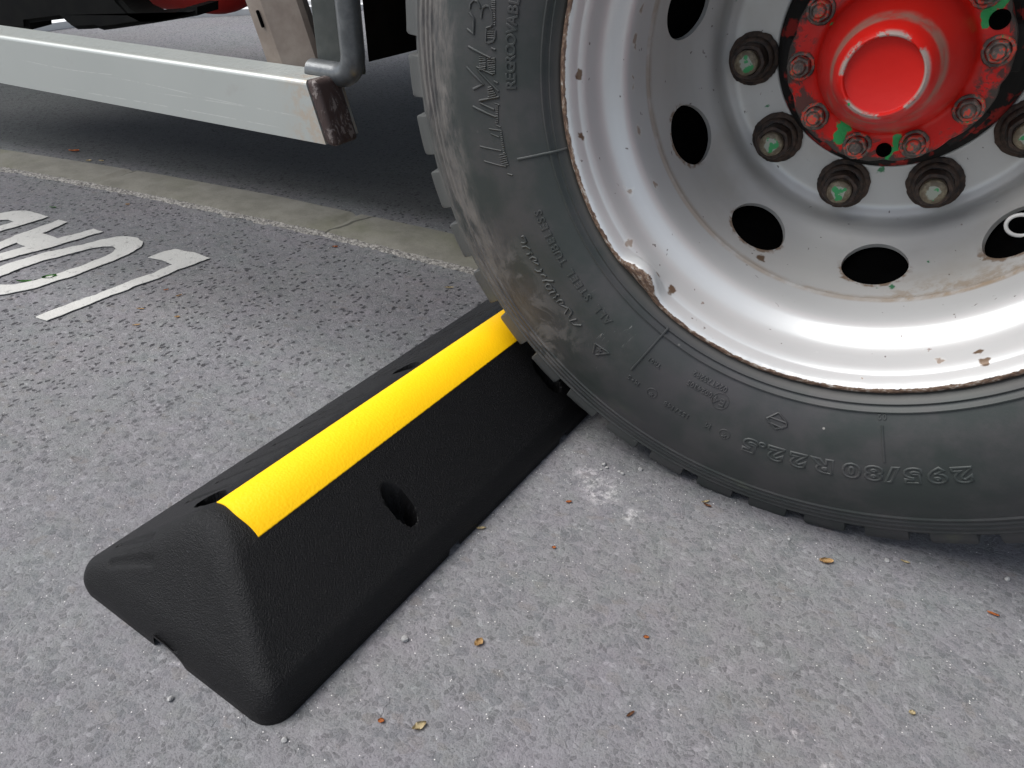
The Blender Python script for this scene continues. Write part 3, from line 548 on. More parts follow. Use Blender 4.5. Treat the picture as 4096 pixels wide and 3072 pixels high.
# raised writing and strokes on the sidewall -------------------
def onwall(rr_, th, h=0): 
    e = .0015; dy = (sy(rr_+e)-sy(rr_-e))/(2*e); nl = math.hypot(1, dy); rr2 = rr_+h*dy/nl; return Vector((rr2*math.cos(th), sy(rr_)-h/nl, rr2*math.sin(th)))
STROKES = [
[(0.3747,176.3),(0.3749,178.3),(0.3714,178.4),(0.3666,178.1),(0.3644,177.5),(0.3647,176.4)],
[(0.3748,176.3),(0.3694,176.0),(0.3681,175.6),(0.3698,173.9),(0.3730,173.2),(0.3771,173.2),(0.3803,173.6),(0.3813,174.2),(0.3815,175.0)],
[(0.3954,174.1),(0.3951,173.4),(0.3913,172.8)],
[(0.3913,172.8),(0.3869,172.9),(0.3846,173.3),(0.3830,173.7)],
[(0.3956,174.6),(0.3897,175.3),(0.3894,177.4),(0.3979,176.9)],
[(0.3961,179.3),(0.3693,-179.4)],
[(0.3686,179.1),(0.3637,179.3)],
[(0.3993,-177.8),(0.3791,-175.4),(0.3923,-174.6)],
[(0.3866,-177.9),(0.3673,-176.9)],
[(0.3853,-177.5),(0.3617,-174.3)],
[(0.3616,-173.4),(0.3853,-172.9)],
[(0.3666,-175.9),(0.3618,-175.6)],
[(0.3713,172.3),(0.3670,172.2)],
[(0.3710,172.6),(0.3667,172.5)],
[(0.3708,172.9),(0.3665,172.8)],
[(0.3706,173.2),(0.3663,173.1)],
[(0.3704,173.5),(0.3660,173.4)],
[(0.3702,173.8),(0.3658,173.7)],
[(0.3700,174.1),(0.3656,174.0)],
[(0.3698,174.4),(0.3654,174.3)],
[(0.3696,174.8),(0.3652,174.6)],
[(0.3694,175.1),(0.3651,174.9)],
[(0.3693,175.4),(0.3649,175.3)],
[(0.3691,175.7),(0.3647,175.6)],
[(0.3740,176.4),(0.3661,176.3)],
[(0.3739,176.8),(0.3660,176.6)],
[(0.3738,177.1),(0.3659,176.9)],
[(0.3737,177.4),(0.3658,177.3)],
[(0.3736,177.7),(0.3657,177.6)],
[(0.3735,-179.2),(0.3639,-179.4)],
[(0.3730,-178.9),(0.3639,-179.1)],
[(0.3726,-178.6),(0.3639,-178.8)],
[(0.3721,-178.2),(0.3640,-178.4)],
[(0.3717,-177.9),(0.3640,-178.1)],
[(0.3713,-177.6),(0.3641,-177.8)],
[(0.3709,-177.3),(0.3642,-177.4)],
[(0.3705,-176.9),(0.3643,-177.1)],
[(0.3827,-179.4),(0.3749,-179.6)],
[(0.3827,-179.1),(0.3749,-179.3)],
[(0.3828,-178.8),(0.3749,-179.0)],
[(0.3829,-178.4),(0.3750,-178.6)],
[(0.3830,-178.1),(0.3751,-178.3)],
[(0.3831,-177.8),(0.3752,-178.0)],
[(0.3832,-177.5),(0.3752,-177.7)],
[(0.3737,-174.8),(0.3692,-175.0)],
[(0.3739,-174.5),(0.3681,-174.7)],
[(0.3741,-174.1),(0.3670,-174.3)],
[(0.3743,-173.8),(0.3659,-174.0)],
[(0.3746,-173.4),(0.3649,-173.7)],
[(0.3862,-172.8),(0.3616,-173.4)],
[(0.3856,-172.5),(0.3690,-171.4)],
[(0.3954,-172.0),(0.3680,-170.2)],
[(0.3674,-172.4),(0.3622,-172.1)],
[(0.3695,-168.9),(0.3643,-168.5)],
[(0.3791,-168.4),(0.3637,-167.9)],
[(0.3779,-167.6),(0.3684,-166.9)],
[(0.3952,-165.8),(0.3688,-164.6)],
[(0.3942,-163.4),(0.3678,-161.8)],
[(0.3686,-160.6),(0.3630,-160.2)],
[(0.3667,-171.9),(0.3638,-171.9)],
[(0.3670,-171.6),(0.3641,-171.6)],
[(0.3673,-171.3),(0.3643,-171.3)],
[(0.3675,-171.0),(0.3646,-171.0)],
[(0.3678,-170.7),(0.3649,-170.7)],
[(0.3681,-170.4),(0.3652,-170.4)],
[(0.3684,-170.2),(0.3655,-170.2)],
[(0.3687,-169.9),(0.3658,-169.9)],
[(0.3691,-169.6),(0.3661,-169.6)],
[(0.3694,-169.3),(0.3664,-169.3)],
[(0.3659,-167.6),(0.3637,-167.6)],
[(0.3660,-167.2),(0.3637,-167.3)],
[(0.3661,-166.9),(0.3638,-166.9)],
[(0.3662,-166.6),(0.3639,-166.6)],
[(0.3663,-166.2),(0.3640,-166.3)],
[(0.3664,-165.9),(0.3641,-165.9)],
[(0.3665,-165.6),(0.3642,-165.6)],
[(0.3667,-165.2),(0.3644,-165.2)],
[(0.3668,-164.9),(0.3645,-164.9)],
[(0.3670,-164.6),(0.3647,-164.6)],
[(0.3672,-164.2),(0.3648,-164.2)],
[(0.3728,-163.9),(0.3641,-164.0)],
[(0.3727,-163.5),(0.3641,-163.6)],
[(0.3727,-163.2),(0.3640,-163.2)],
[(0.3727,-162.8),(0.3640,-162.9)],
[(0.3727,-162.4),(0.3640,-162.5)],
[(0.3727,-162.1),(0.3640,-162.1)],
[(0.3805,-149.5),(0.3776,-149.5),(0.3772,-149.1),(0.3775,-148.4),(0.3806,-148.3),(0.3843,-148.6)],
[(0.3859,-147.8),(0.3808,-147.7),(0.3771,-146.9)],
[(0.3848,-146.3),(0.3805,-146.2),(0.3784,-146.4),(0.3776,-146.0)],
[(0.3840,-145.4),(0.3794,-145.5),(0.3763,-145.0),(0.3758,-144.6),(0.3823,-144.8),(0.3771,-143.8)],
[(0.3858,-143.4),(0.3834,-142.8),(0.3786,-142.5),(0.3768,-142.8),(0.3788,-142.8)],
[(0.3818,-142.0),(0.3788,-141.8),(0.3771,-141.3)],
[(0.3845,-140.9),(0.3794,-140.7),(0.3762,-140.3),(0.3713,-139.9)],
[(0.3847,-139.8),(0.3816,-140.0),(0.3780,-139.7),(0.3779,-139.0),(0.3805,-138.9),(0.3844,-139.2),(0.3854,-139.6)],
[(0.3864,-138.3),(0.3832,-138.4),(0.3772,-138.1),(0.3772,-138.9)],
[(0.3853,-137.3),(0.3815,-137.2),(0.3778,-137.5),(0.3761,-137.2)],
[(0.3842,-136.4),(0.3791,-136.4),(0.3766,-136.1),(0.3774,-135.5),(0.3832,-135.9),(0.3772,-134.4)],
[(0.3853,-133.9),(0.3756,-134.4),(0.3754,-133.4),(0.3844,-132.9)],
[(0.3772,-130.4),(0.3851,-131.3),(0.3859,-132.3),(0.3768,-131.8)],
[(0.3805,-126.3),(0.3760,-123.3),(0.3916,-124.7)],
[(0.3805,-126.3),(0.3923,-125.3)],
[(0.3825,-125.5),(0.3826,-124.5)],
[(0.3866,-125.0),(0.3785,-124.9)],
[(0.3796,-125.3),(0.3857,-124.5)],
[(0.3735,-118.3),(0.3072,-118.1)],
[(0.3293,-73.2),(0.3691,-72.9)],
[(0.3439,-92.7),(0.3338,-91.0),(0.3423,-89.1),(0.3463,-89.0),(0.3530,-90.7),(0.3439,-92.7)],
[(0.3414,-92.3),(0.3425,-89.2)],
[(0.3472,-92.3),(0.3497,-89.5)],
[(0.3522,-162.7),(0.3007,-162.5)]]
SPANS = [(0, 86, 'moulded_logo'), (86, 97, 'moulded_script'), (97, 98, 'moulded_script'), (98, 99, 'moulded_script'), (99, 104, 'moulded_snow_symbol'), (104, 105, 'moulded_rib'), (105, 106, 'moulded_rib'), (106, 109, 'moulded_emblem'), (109, 110, 'moulded_rib')]
for i0, i1, nm in SPANS:
    bm = bmesh.new()
    for si in range(i0, i1):
        st = STROKES[si]; pts = []
        for (r0, t0), (r1, t1) in zip(st, st[1:]):
            if t0*t1 < 0 and abs(t0) > 90: t1 += 360 if t1 < 0 else -360
            m = max(2, int(abs(t1-t0)/.5), int(abs(r1-r0)/.008)+1)
            for j in range(m): pts.append((r0+(r1-r0)*j/m, t0+(t1-t0)*j/m))
        pts.append(st[-1] if not (st[-2][1]*st[-1][1] < 0 and abs(st[-1][1]) > 90) else (st[-1][0], t1))
        rd = .00095 if 12 <= si < 42 or 52 <= si < 86 else .00145
        tube(bm, [onwall(a, R(b), .0001) for a, b in pts], rd, 6)
    fixn(bm); finish(bm, nm, 'tyre', tyre, sharp=60)
def wall_text(txt, R0, th, size, outline=True, bev=.0009, ext=.0, wide=1, weight=0):
    cu = bpy.data.curves.new('t', 'FONT'); cu.body = txt; cu.size = size; cu.align_x = 'CENTER'; cu.align_y = 'CENTER'; cu.resolution_u = 3
    cu.fill_mode = 'NONE' if outline else 'BOTH'; cu.bevel_depth = bev; cu.bevel_resolution = 1; cu.extrude = ext; cu.offset = weight
    ob = bpy.data.objects.new('t', cu); C.objects.link(ob); dg = bpy.context.evaluated_depsgraph_get(); me = bpy.data.meshes.new_from_object(ob.evaluated_get(dg)); bpy.data.objects.remove(ob); bpy.data.curves.remove(cu)
    for v in me.vertices:
        x, y, z = v.co; v.co = onwall(R0+y, R(th)-x*wide/R0, z)
    b = bmesh.new(); b.from_mesh(me); bpy.data.meshes.remove(me); return b
def join(bs, name, sharp=60):
    big = bmesh.new()
    for b in bs:
        me = bpy.data.meshes.new('x'); b.to_mesh(me); b.free(); big.from_mesh(me); bpy.data.meshes.remove(me)
    big.normal_update(); return finish(big, name, 'tyre', tyre, sharp=sharp)
L = []
for chh, th in zip('REGROOVABLE', (-175.27, -176.55, -178.09, -179.34, -180.87, -182.46, -184.12, -185.51, -187.06, -188.4, -189.7)): L.append(wall_text(chh, .3467, th, .0150, False, .0004, .0009, weight=.0001))
join(L, 'moulded_word')
L = []
for chh, th in zip('295/80R22.5', (-62.45, -65.73, -69.09, -71.9, -74.49, -77.74, -81.93, -85.99, -89.63, -92.0, -93.93)): L.append(wall_text(chh, .3838, th,   .0225, True, .0012, wide=1.4, weight=.0011))
join(L, 'moulded_size_marking')
def word(txt, R0, t0, t1, size, **k):
    out = []; n_ = len(txt)
    for i, c_ in enumerate(txt):
        if c_ != ' ': out.append(wall_text(c_, R0, t0+(t1-t0)*i/max(1, n_-1), size, False, .0003, .0007, **k))
    return out
L = word('ALL STEEL', .3470, -128.0, -139.6, .0135)+word('TUBELESS', .3480, -142.2, -152.4, .0135)
join(L, 'moulded_words')
for a in (('0024305', .3437, -103.7, -108.3, .0085), ('022T7S2R2', .3307, -101.7, -108.3, .0085), ('TR01', .347, -114.8, -117.0, .007), ('152/148', .3835, -105.4, -109.8, .0085), ('M', .382, -101.6, -101.6, .009), ('M+S', .383, -116.0, -117.7, .008), ('02', .3208, -72.8, -73.7, .008), ('E4', .346, -101.1, -102.4, .013), ('*', .3821, -112.8, -112.8, .012), ('*', .383, -98.5, -98.5, .012)):
    join(word(*a), 'moulded_code')
for R0, th, rad_ in ((.346, -101.6, .0095), (.3821, -112.83, .0060), (.383, -98.51, .0060)):
    bm = bmesh.new(); tube(bm, [onwall(R0+rad_*math.sin(t*math.pi/14), R(th)-rad_*math.cos(t*math.pi/14)/R0) for t in range(28)], .0008, 5, True)
    fixn(bm); finish(bm, 'moulded_circle', 'tyre', tyre)

# rim ---------------------------------------------------------
RP = [(.2975, .0060), (.2988, .0020), (.2985, -.0015), (.2968, -.0038), (.2940, -.0042), (.2915, -.0030), (.2896, 0), (.2880, .0040), (.2866, .0080), (.2857, .0110), (.2851, .0125), (.2845, .0133), (.2836, .0148), (.2812, .0190), (.2800, .0235), (.2785, .0310), (.2770, .0390), (.2750, .0465), (.2712, .0530), (.2650, .0595), (.2590, .0655), (.2550, .0715), (.2533, .0790), (.2528, .0900), (.2525, .1050), (.2525, .1280), (.2520, .1310), (.2508, .1335), (.2505, .1365), (.2518, .1390), (.2525, .1400), (.2525, .26), (.2600, .26), (.2600, .09), (.2780, .052), (.2900, .018)]
bm = bmesh.new(); ral = bm.verts.layers.float.new('rust'); rings = lathe(bm, RP, 720, close=True); idx = {v: i for i, ring in enumerate(rings) for v in ring}
for v, i in idx.items(): v[ral] = (1, 1, 1, 1, .85, .42, .10, 0, 0)[i] if i < 9 else 0
for v in bm.verts:
    rr_ = math.hypot(v.co.x, v.co.z); th = math.degrees(math.atan2(v.co.z, v.co.x)); g = Vector((v.co.x*20, 0, v.co.z*20))
    if v.co.y < .10:
        wt = max(0, min(1, (rr_-.268)/.024)); wt = wt*wt*(3-2*wt); d = th+130.5
        pf = math.exp(-(abs(d-.6)/4.6)**2.6); ix = idx[v]
        mv = (.002, .003, .0080, .0150, .0185, .0195, .0185, .017, .014, .011, .009, .007, .006, .004, .002, .001)[ix] if ix < 16 else (.004 if ix == len(RP)-1 else 0)
        k_ = 1-.8*pf*mv/rr_; v.co.x *= k_; v.co.z *= k_; v.co.y += -pf*.8*(.0, .001, .003, .004, .003, .0, -.002, -.003, -.003, -.002, -.001)[ix] if ix < 11 else 0
        if rr_ > .29: q = .00045*noise.noise(g*3.1)+.0003*noise.noise(g*11); k_ = 1+q/rr_; v.co.x *= k_; v.co.z *= k_; v.co.y += .0004*noise.noise(g*7)
fixn(bm); rim = finish(bm, 'wheel_rim', 'rim', tr, WL, sharp=55)
# disc with hand holes ----------------------------------------
DP = [(.2520, .1395), (.2517, .1470), (.2508, .156), (.2485, .170), (.2450, .188), (.2398, .207), (.2345, .2200), (.2285, .2312), (.2210, .2410), (.2150, .2475), (.2105, .2545), (.2085, .263), (.2075, .2730), (.2055, .2800), (.2020, .2830), (.1970, .2848), (.193, .2880), (.189, .2893), (.180, .2895), (.160, .2895), (.1395, .2895), (.1382, .2905), (.138, .302)]
def arc_resample(pts, ds):
    out = [pts[0]]; 
    for a, b in zip(pts, pts[1:]):
        m = max(1, round(math.dist(a, b)/ds)); out += [(a[0]+(b[0]-a[0])*i/m, a[1]+(b[1]-a[1])*i/m) for i in range(1, m+1)]
    return out
def smooth(pts, it=6):
    p = [list(q) for q in pts]
    for _ in range(it):
        q = [list(a) for a in p]
        for i in range(1, len(p)-1):
            for c_ in (0, 1): q[i][c_] = p[i][c_]*.5+(p[i-1][c_]+p[i+1][c_])*.25
        p = q
    return p
dp = smooth(arc_resample(DP[:-2], .0022), 4)+[list(DP[-2]), list(DP[-1])]
slen = [0]
for a, b in zip(dp, dp[1:]): slen.append(slen[-1]+math.dist(a, b))
s0 = min(range(len(dp)), key=lambda i: abs(dp[i][1]-.207)); S0 = slen[s0]
bm = bmesh.new(); NS = 720; rings = lathe(bm, dp, NS); HR = .0375; HA = [R(172.1+36*k) for k in range(10)]
def hp(ri, k):
    a = 2*math.pi*k/NS; best = min(HA, key=lambda h: abs(math.atan2(math.sin(a-h), math.cos(a-h)))); da = math.atan2(math.sin(a-best), math.cos(a-best)); return da*.2398*(1+(dp[ri][0]-.2398)*2), slen[ri]-S0, best
kill = set(); info = {}
for ri, ring in enumerate(rings):
    for k, v in enumerate(ring):
        x, y, hh = hp(ri, k); info[v] = (x, y, hh, ri)
        if x*x+y*y < HR*HR: kill.add(v)
bmesh.ops.delete(bm, geom=list(kill), context='VERTS')
def prof_at(s_):
    for i in range(1, len(slen)):
        if s_ <= slen[i]: t = (s_-slen[i-1])/(slen[i]-slen[i-1]); return dp[i-1][0]*(1-t)+dp[i][0]*t, dp[i-1][1]*(1-t)+dp[i][1]*t
bnd = [v for v in bm.verts if v in info and info[v][0]**2+info[v][1]**2 < (HR*1.25)**2 and any(len(e.link_faces) == 1 for e in v.link_edges)]
for v in bnd:
    x, y, hh, ri = info[v]; d = math.hypot(x, y); x *= HR/d; y *= HR/d; rr_, yy = prof_at(S0+y); a = hh+x/.2398/(1+(rr_-.2398)*2); v.co = Vector((rr_*math.cos(a), yy, rr_*math.sin(a)))
be = [e for e in bm.edges if len(e.link_faces) == 1 and all(v in set(bnd) for v in e.verts)]
for off, mv in ((.0015, .0012), (.006, .0)):
    g = bmesh.ops.extrude_edge_only(bm, edges=be); nv = [x for x in g['geom'] if isinstance(x, bmesh.types.BMVert)]; be = [x for x in g['geom'] if isinstance(x, bmesh.types.BMEdge) and len(x.link_faces) == 1]
    for v in nv:
        a = math.atan2(v.co.z, v.co.x); best = min(HA, key=lambda h: abs(math.atan2(math.sin(a-h), math.cos(a-h)))); nn = Vector((math.cos(best)*.83, .56, math.sin(best)*.83)); v.co += nn*off*.9
fixn(bm); finish(bm, 'wheel_disc', 'rim', rim, sharp=40)
bm = bmesh.new(); lathe(bm, [(0, .312), (.17, .312), (.195, .305), (.205, .285), (.2490, .225), (.2506, .168), (.2518, .158), (.2518, .60)], 120); fixn(bm); finish(bm, 'drum_shade_cover', 'hole_shade', tr, WL)  # drum extended over the silver barrel so shade in the hand holes is painted
# nuts ---------------------------------------------------------
def ragged(bm, prof, segs, amp, seed):
    rs = lathe(bm, prof, segs)
    for ri, ring in enumerate(rs):
        if len(ring) < 2: continue
        for k, v in enumerate(ring):
            q = 1+amp*noise.noise(Vector((math.cos(2*math.pi*k/segs)*3, math.sin(2*math.pi*k/segs)*3, seed)))+amp*.6*noise.noise(Vector((math.cos(2*math.pi*k/segs)*9, math.sin(2*math.pi*k/segs)*9, seed+4))); v.co.x *= q; v.co.z *= q
def nut_mesh(seed):
    bm = bmesh.new(); ragged(bm, [(.0315, .001), (.0318, -.0022), (.0300, -.0042), (.0262, -.0048), (.0255, -.0055)], 72, .045, seed)
    rs = lathe(bm, [(.0262, -.0048), (.0265, -.0085), (.0245, -.0115), (.0212, -.0125)], 72)
    # hexagonal body with rounded corners
    hexr = []
    for y_, k_ in ((-.0118, 1.0), (-.0290, 1.0), (-.0315, .93), (-.0318, .76), (-.0305, .70), (-.0305, .40)):
        ring = []
        for i in range(72):
            a = 2*math.pi*i/72; hx = math.cos(math.pi/6)/math.cos((a % (math.pi/3))-math.pi/6); hx = .5*min(hx, .965)+.47; ring.append(bm.verts.new((.0222*hx*k_*math.cos(a), y_, .0222*hx*k_*math.sin(a))))
        hexr.append(ring)
    for a, b in zip(hexr, hexr[1:]):
        for i in range(72): bm.faces.new((a[i], a[(i+1) % 72], b[(i+1) % 72], b[i]))
    fixn(bm); return bm
def stud_mesh():
    bm = bmesh.new(); lathe(bm, [(.0138, -.029), (.0142, -.036), (.0146, -.0365), (.0140, -.0405), (.0115, -.0428), (.006, -.0436), (0, -.0438)], 40); fixn(bm); return bm
n0 = None
for k in range(10):
    a = R(190.08+36*k)
    if n0 is None:
        n0 = finish(nut_mesh(3), 'wheel_nut', 'nut', rim, sharp=40); s0_ = None
        s0_ = finish(stud_mesh(), 'stud_end', 'stud', None)
        o, st_ = n0, s0_
    else:
        o = n0.copy(); st_ = s0_.copy(); C.objects.link(o); C.objects.link(st_); o.parent = rim
    st_.parent = rim
    p_ = (.1675*math.cos(a), .2885, .1675*math.sin(a)); o.location = p_; o.rotation_euler = (0, k*1.37, 0); st_.location = p_; st_.rotation_euler = (0, k*2.1, 0)
    o['group'] = 'rusty wheel nuts round the hub'
# hub ----------------------------------------------------------
HP = [(0, .0842), (.0325, .0842), (.0338, .0835), (.0343, .0800), (.0350, .0785), (.0362, .0782), (.0378, .0795), (.0415, .0850), (.0450, .0930), (.0475, .1010), (.0490, .1090), (.0505, .1150), (.0560, .1270), (.0620, .1400), (.0680, .1540), (.0712, .1640), (.0728, .1730), (.0745, .1800), (.0775, .1845), (.0820, .1862), (.0900, .1868), (.1040, .1872), (.1070, .1882), (.1080, .1905), (.1082, .2050), (.1060, .2080)]
bm = bmesh.new(); rings = lathe(bm, smooth(HP, 1) if False else HP, 240)
for ri, ring in enumerate(rings):
    if len(ring) < 2: continue
    for v in ring:
        th = math.degrees(math.atan2(v.co.z, v.co.x)); rr_ = math.hypot(v.co.x, v.co.z)
        if rr_ > .10:
            d = ((th-10+18) % 36)-18; q = 1-.028*max(0, (abs(d)-9)/9)**1.5; q += .004*noise.noise(Vector((v.co.x*90, v.co.z*90, 0))); v.co.x *= q; v.co.z *= q
fixn(bm); hub = finish(bm, 'hub', 'hub', tr, WL, sharp=42)
HB = [(.1040, .2080), (.1040, .2180), (.1130, .2190), (.1180, .2220), (.1190, .2420), (.1130, .2450), (.1130, .2700), (.1300, .2730), (.1360, .2800), (.1365, .305)]
bm = bmesh.new(); rings = lathe(bm, HB, 240)
for ri, ring in enumerate(rings):
    for v in ring:
        th = math.degrees(math.atan2(v.co.z, v.co.x)); d = ((th+82+22.5) % 45)-22.5
        if 2 <= ri <= 5 and abs(d) > 12: v.co.x *= .90; v.co.z *= .90
fixn(bm); finish(bm, 'hub_flange', 'hub', hub, sharp=42)
b0 = None
for k in range(10):
    a = R(10+36*k)
    if b0 is None:
        bm = bmesh.new(); ragged(bm, [(.0125, .0025), (.0127, -.0010), (.0118, -.0024), (.0098, -.0026)], 40, .05, 8)
        hx_ = []
        for y_, k_ in ((-.002, 1.), (-.0085, 1.), (-.0100, .9), (-.0103, .66), (-.0098, .6), (-.0130, .56), (-.0142, .45), (-.0145, .15)):
            ring = []
            for i in range(36):
                aa = 2*math.pi*i/36; hx = math.cos(math.pi/6)/math.cos((aa % (math.pi/3))-math.pi/6); rr_ = .0098*(min(hx, .97) if k_ > .7 else 1)*k_; ring.append(bm.verts.new((rr_*math.cos(aa), y_, rr_*math.sin(aa))))
            hx_.append(ring)
        for q, b in zip(hx_, hx_[1:]):
            for i in range(36): bm.faces.new((q[i], q[(i+1) % 36], b[(i+1) % 36], b[i]))
        bm.faces.new(hx_[-1]); fixn(bm); b0 = finish(bm, 'hub_bolt', 'bolt', hub, sharp=40); o = b0
    else: o = b0.copy(); C.objects.link(o); o.parent = hub
    o.location = (.0925*math.cos(a), .1862, .0925*math.sin(a)); o.rotation_euler = (0, k*.9, 0); o.scale = (1.2, 1.1, 1.2); o['group'] = 'grimy bolts round the red hub cap'
# two threaded puller holes in the flange
for k, (a, rr_) in enumerate(((-80.5, .0055), (27.5, .0065))):
    bm = bmesh.new(); lathe(bm, [(rr_, -.0012), (rr_, .0005), (0, .0006)], 32)
    lathe(bm, [(rr_*1.45, .0008), (rr_*1.30, -.0010), (rr_, -.0012)], 32); fixn(bm)
    o = finish(bm, 'puller_hole', 'hole_shade', hub); o.location = (.094*math.cos(R(a)), .1860, .094*math.sin(R(a)))
# wire clip seen through a hand hole
bm = bmesh.new(); cx_, cz_ = .2365*math.cos(R(-43)), .2365*math.sin(R(-43))
tube(bm, [(cx_+.014*math.cos(t*math.pi/12), .222, cz_+.012*math.sin(t*math.pi/12)) for t in range(24)], .0022, 8, True)
fixn(bm); finish(bm, 'wire_clip', 'wire', tr, WL)

# side guard rail ----------------------------------------------
bm = bmesh.new()
prof = [(.0, -.0385), (0, .0330)]
for i in range(7): a = math.pi-i*math.pi/12; prof.append((.006+.006*math.cos(a), .0330+.0055*math.sin(a)))
yy = .010
for i in range(7): prof += [(yy, .0385), (yy+.0046, .0385), (yy+.0054, .0345), (yy+.0068, .0345), (yy+.0076, .0385)]; yy += .0076
prof += [(.066, .0385), (.067, .037), (.067, -.0385)]
NX = 40
rows = []
for i in range(NX+1):
    t = i/NX; row = []
    for (y_, z_) in prof:
        xr = -.655+(.0385-z_)*.28-.0; row.append(bm.verts.new((-3.0+(xr+3.0)*t, y_, z_)))
    rows.append(row)
m = len(prof)
for a, b in zip(rows, rows[1:]):
    for k in range(m): bm.faces.new((a[k], a[(k+1) % m], b[(k+1) % m], b[k]))
bm.faces.new(rows[0]); bm.faces.new(rows[-1][::-1]); fixn(bm)
rail = finish(bm, 'side_guard_rail', 'alu', tr, (0, 0, .4055), sharp=30)
bm = bmesh.new(); g = bmesh.ops.create_cube(bm, size=1)
for v in g['verts']: v.co = Vector((v.co.x*.018, (.0235+v.co.y*.048), v.co.z*.080))
bmesh.ops.bevel(bm, geom=bm.edges[:], offset=.0065, segments=4, affect='EDGES', profile=.5)
for v in bm.verts: v.co.x += -.646+(.0385-v.co.z)*.28
o = finish(bm, 'end_cap', 'flaked', rail); 

# leaning support post -----------------------------------------
bm = bmesh.new(); secs = []
for z_, x0, x1 in ((.440, -.788, -.703), (.52, -.812, -.727), (.62, -.842, -.757), (.80, -.897, -.812), (1.06, -.975, -.890)):
    secs.append([bm.verts.new(q) for q in ((x0, .075, z_), (x0+.004, .068, z_), (x0+.034, .066, z_), (x0+.046, .072, z_), (x1-.004, .085, z_), (x1, .092, z_), (x1-.003, .105, z_), (x0+.006, .105, z_))])
for a, b in zip(secs, secs[1:]):
    for k in range(8): bm.faces.new((a[k], a[(k+1) % 8], b[(k+1) % 8], b[k]))
bm.faces.new(secs[0]); bm.faces.new(secs[-1][::-1]); fixn(bm); post = finish(bm, 'guard_post', 'post', tr, sharp=14)
bm = bmesh.new(); box(bm, -.0022, .0022, -.0035, .0, -.011, .011, .0015); o = finish(bm, 'slot', 'hole_shade', post, (-.7825, .0665, .4985)); o.rotation_euler = (0, R(-17), 0)

# mudguard stay, flap and mudguard ------------------------------
bm = bmesh.new(); box(bm, -.678, -.603, .052, .060, .447, 1.02, .003); pl = finish(bm, 'mudguard_stay', 'plate', tr, sharp=30)
bm = bmesh.new(); path = round_path([(-.684, .048, .4455), (-.610, .044, .4455), (-.6095, .044, 1.02)], .030, 10)
tube(bm, path, .0155, 16); fixn(bm)
for v in bm.verts: v.co.y = .050+(v.co.y-.050)*1.0
finish(bm, 'stay_tube', 'tube', pl, sharp=50)
bm = bmesh.new(); rows = []
prof = [(-.600, .468), (-.602, .60), (-.606, .70)]+[(-.02+.60*math.cos(R(a))*1.0, .55+.60*math.sin(R(a))) for a in range(165, 14, -6)]
prof = [(-.600, .462), (-.602, .56)]+[(-.015+.60*math.cos(R(a)), .55+.60*math.sin(R(a))) for a in range(170, 14, -5)]
for x_, z_ in prof: rows.append([bm.verts.new((x_, y_, z_)) for y_ in (.062, .64)])
for a, b in zip(rows, rows[1:]): bm.faces.new((a[0], a[1], b[1], b[0]))
bmesh.ops.solidify(bm, geom=bm.faces[:], thickness=.012); fixn(bm); finish(bm, 'mudguard', 'flap', tr, sharp=40)

# underslung black battery box with red air tank ----------------
bm = bmesh.new()
out = [(-2.9, .30), (-1.995, .345), (-1.988, .362), (-1.840, .382), (-1.822, .370), (-1.80, .362), (-1.75, .3665), (-1.72, .3705), (-1.70, .3680), (-1.655, .3745), (-1.52, .396), (-1.374, .421), (-1.369, .438), (-1.40, .436), (-1.44, .424), (-1.49, .415), (-1.55, .409), (-1.585, .418), (-1.612, .44), (-1.64, .50), (-1.65, .92), (-2.9, .92)]
fr_ = [bm.verts.new((x_, .45, z_)) for x_, z_ in out]; bk_ = [bm.verts.new((x_, .52, z_+.008 if z_ < .5 else z_)) for x_, z_ in out]
bm.faces.new(fr_); bm.faces.new(bk_[::-1])
for k in range(len(out)): bm.faces.new((fr_[k], bk_[k], bk_[(k+1) % len(out)], fr_[(k+1) % len(out)]))
fixn(bm); bmesh.ops.bevel(bm, geom=[e for e in bm.edges if abs(e.verts[0].co.y-e.verts[1].co.y) < .01 and e.verts[0].co.y < .5], offset=.010, segments=3, affect='EDGES')
finish(bm, 'battery_box', 'black', tr, sharp=40)
bm = bmesh.new(); pf = [(.16*math.sin(a*math.pi/24), -.16*math.cos(a*math.pi/24)) for a in range(13)]+[(.16, 1.1)]
lathe(bm, pf, 64); fixn(bm)
o = finish(bm, 'air_tank', 'redp', tr, sharp=50); o.location = (-1.60, .72, .545); o.rotation_euler = (0, 0, R(90))
# body, chassis, axle ------------------------------------------
bm = bmesh.new(); box(bm, -3.0, 3.2, .10, 2.46, 1.30, 2.9, .02); finish(bm, 'cargo_body', 'bodyp', tr, sharp=30)
bm = bmesh.new(); box(bm, -3.0, 3.2, .12, 2.44, 1.10, 1.295, .01); finish(bm, 'body_floor', 'black', tr, sharp=30)
for y_ in (.80, 1.56):
    bm = bmesh.new(); box(bm, -3.0, 3.2, y_, y_+.08, .80, 1.095, .006); finish(bm, 'chassis_beam', 'black', tr, sharp=30)
bm = bmesh.new(); tube(bm, [(0, .55, ZC), (0, 1.9, ZC)], .075, 24); fixn(bm); finish(bm, 'axle', 'black', tr)
for y_ in (1.86, 2.20):
    o = tyre.copy(); C.objects.link(o); o.parent = tr; o.location = (0, y_, ZC)

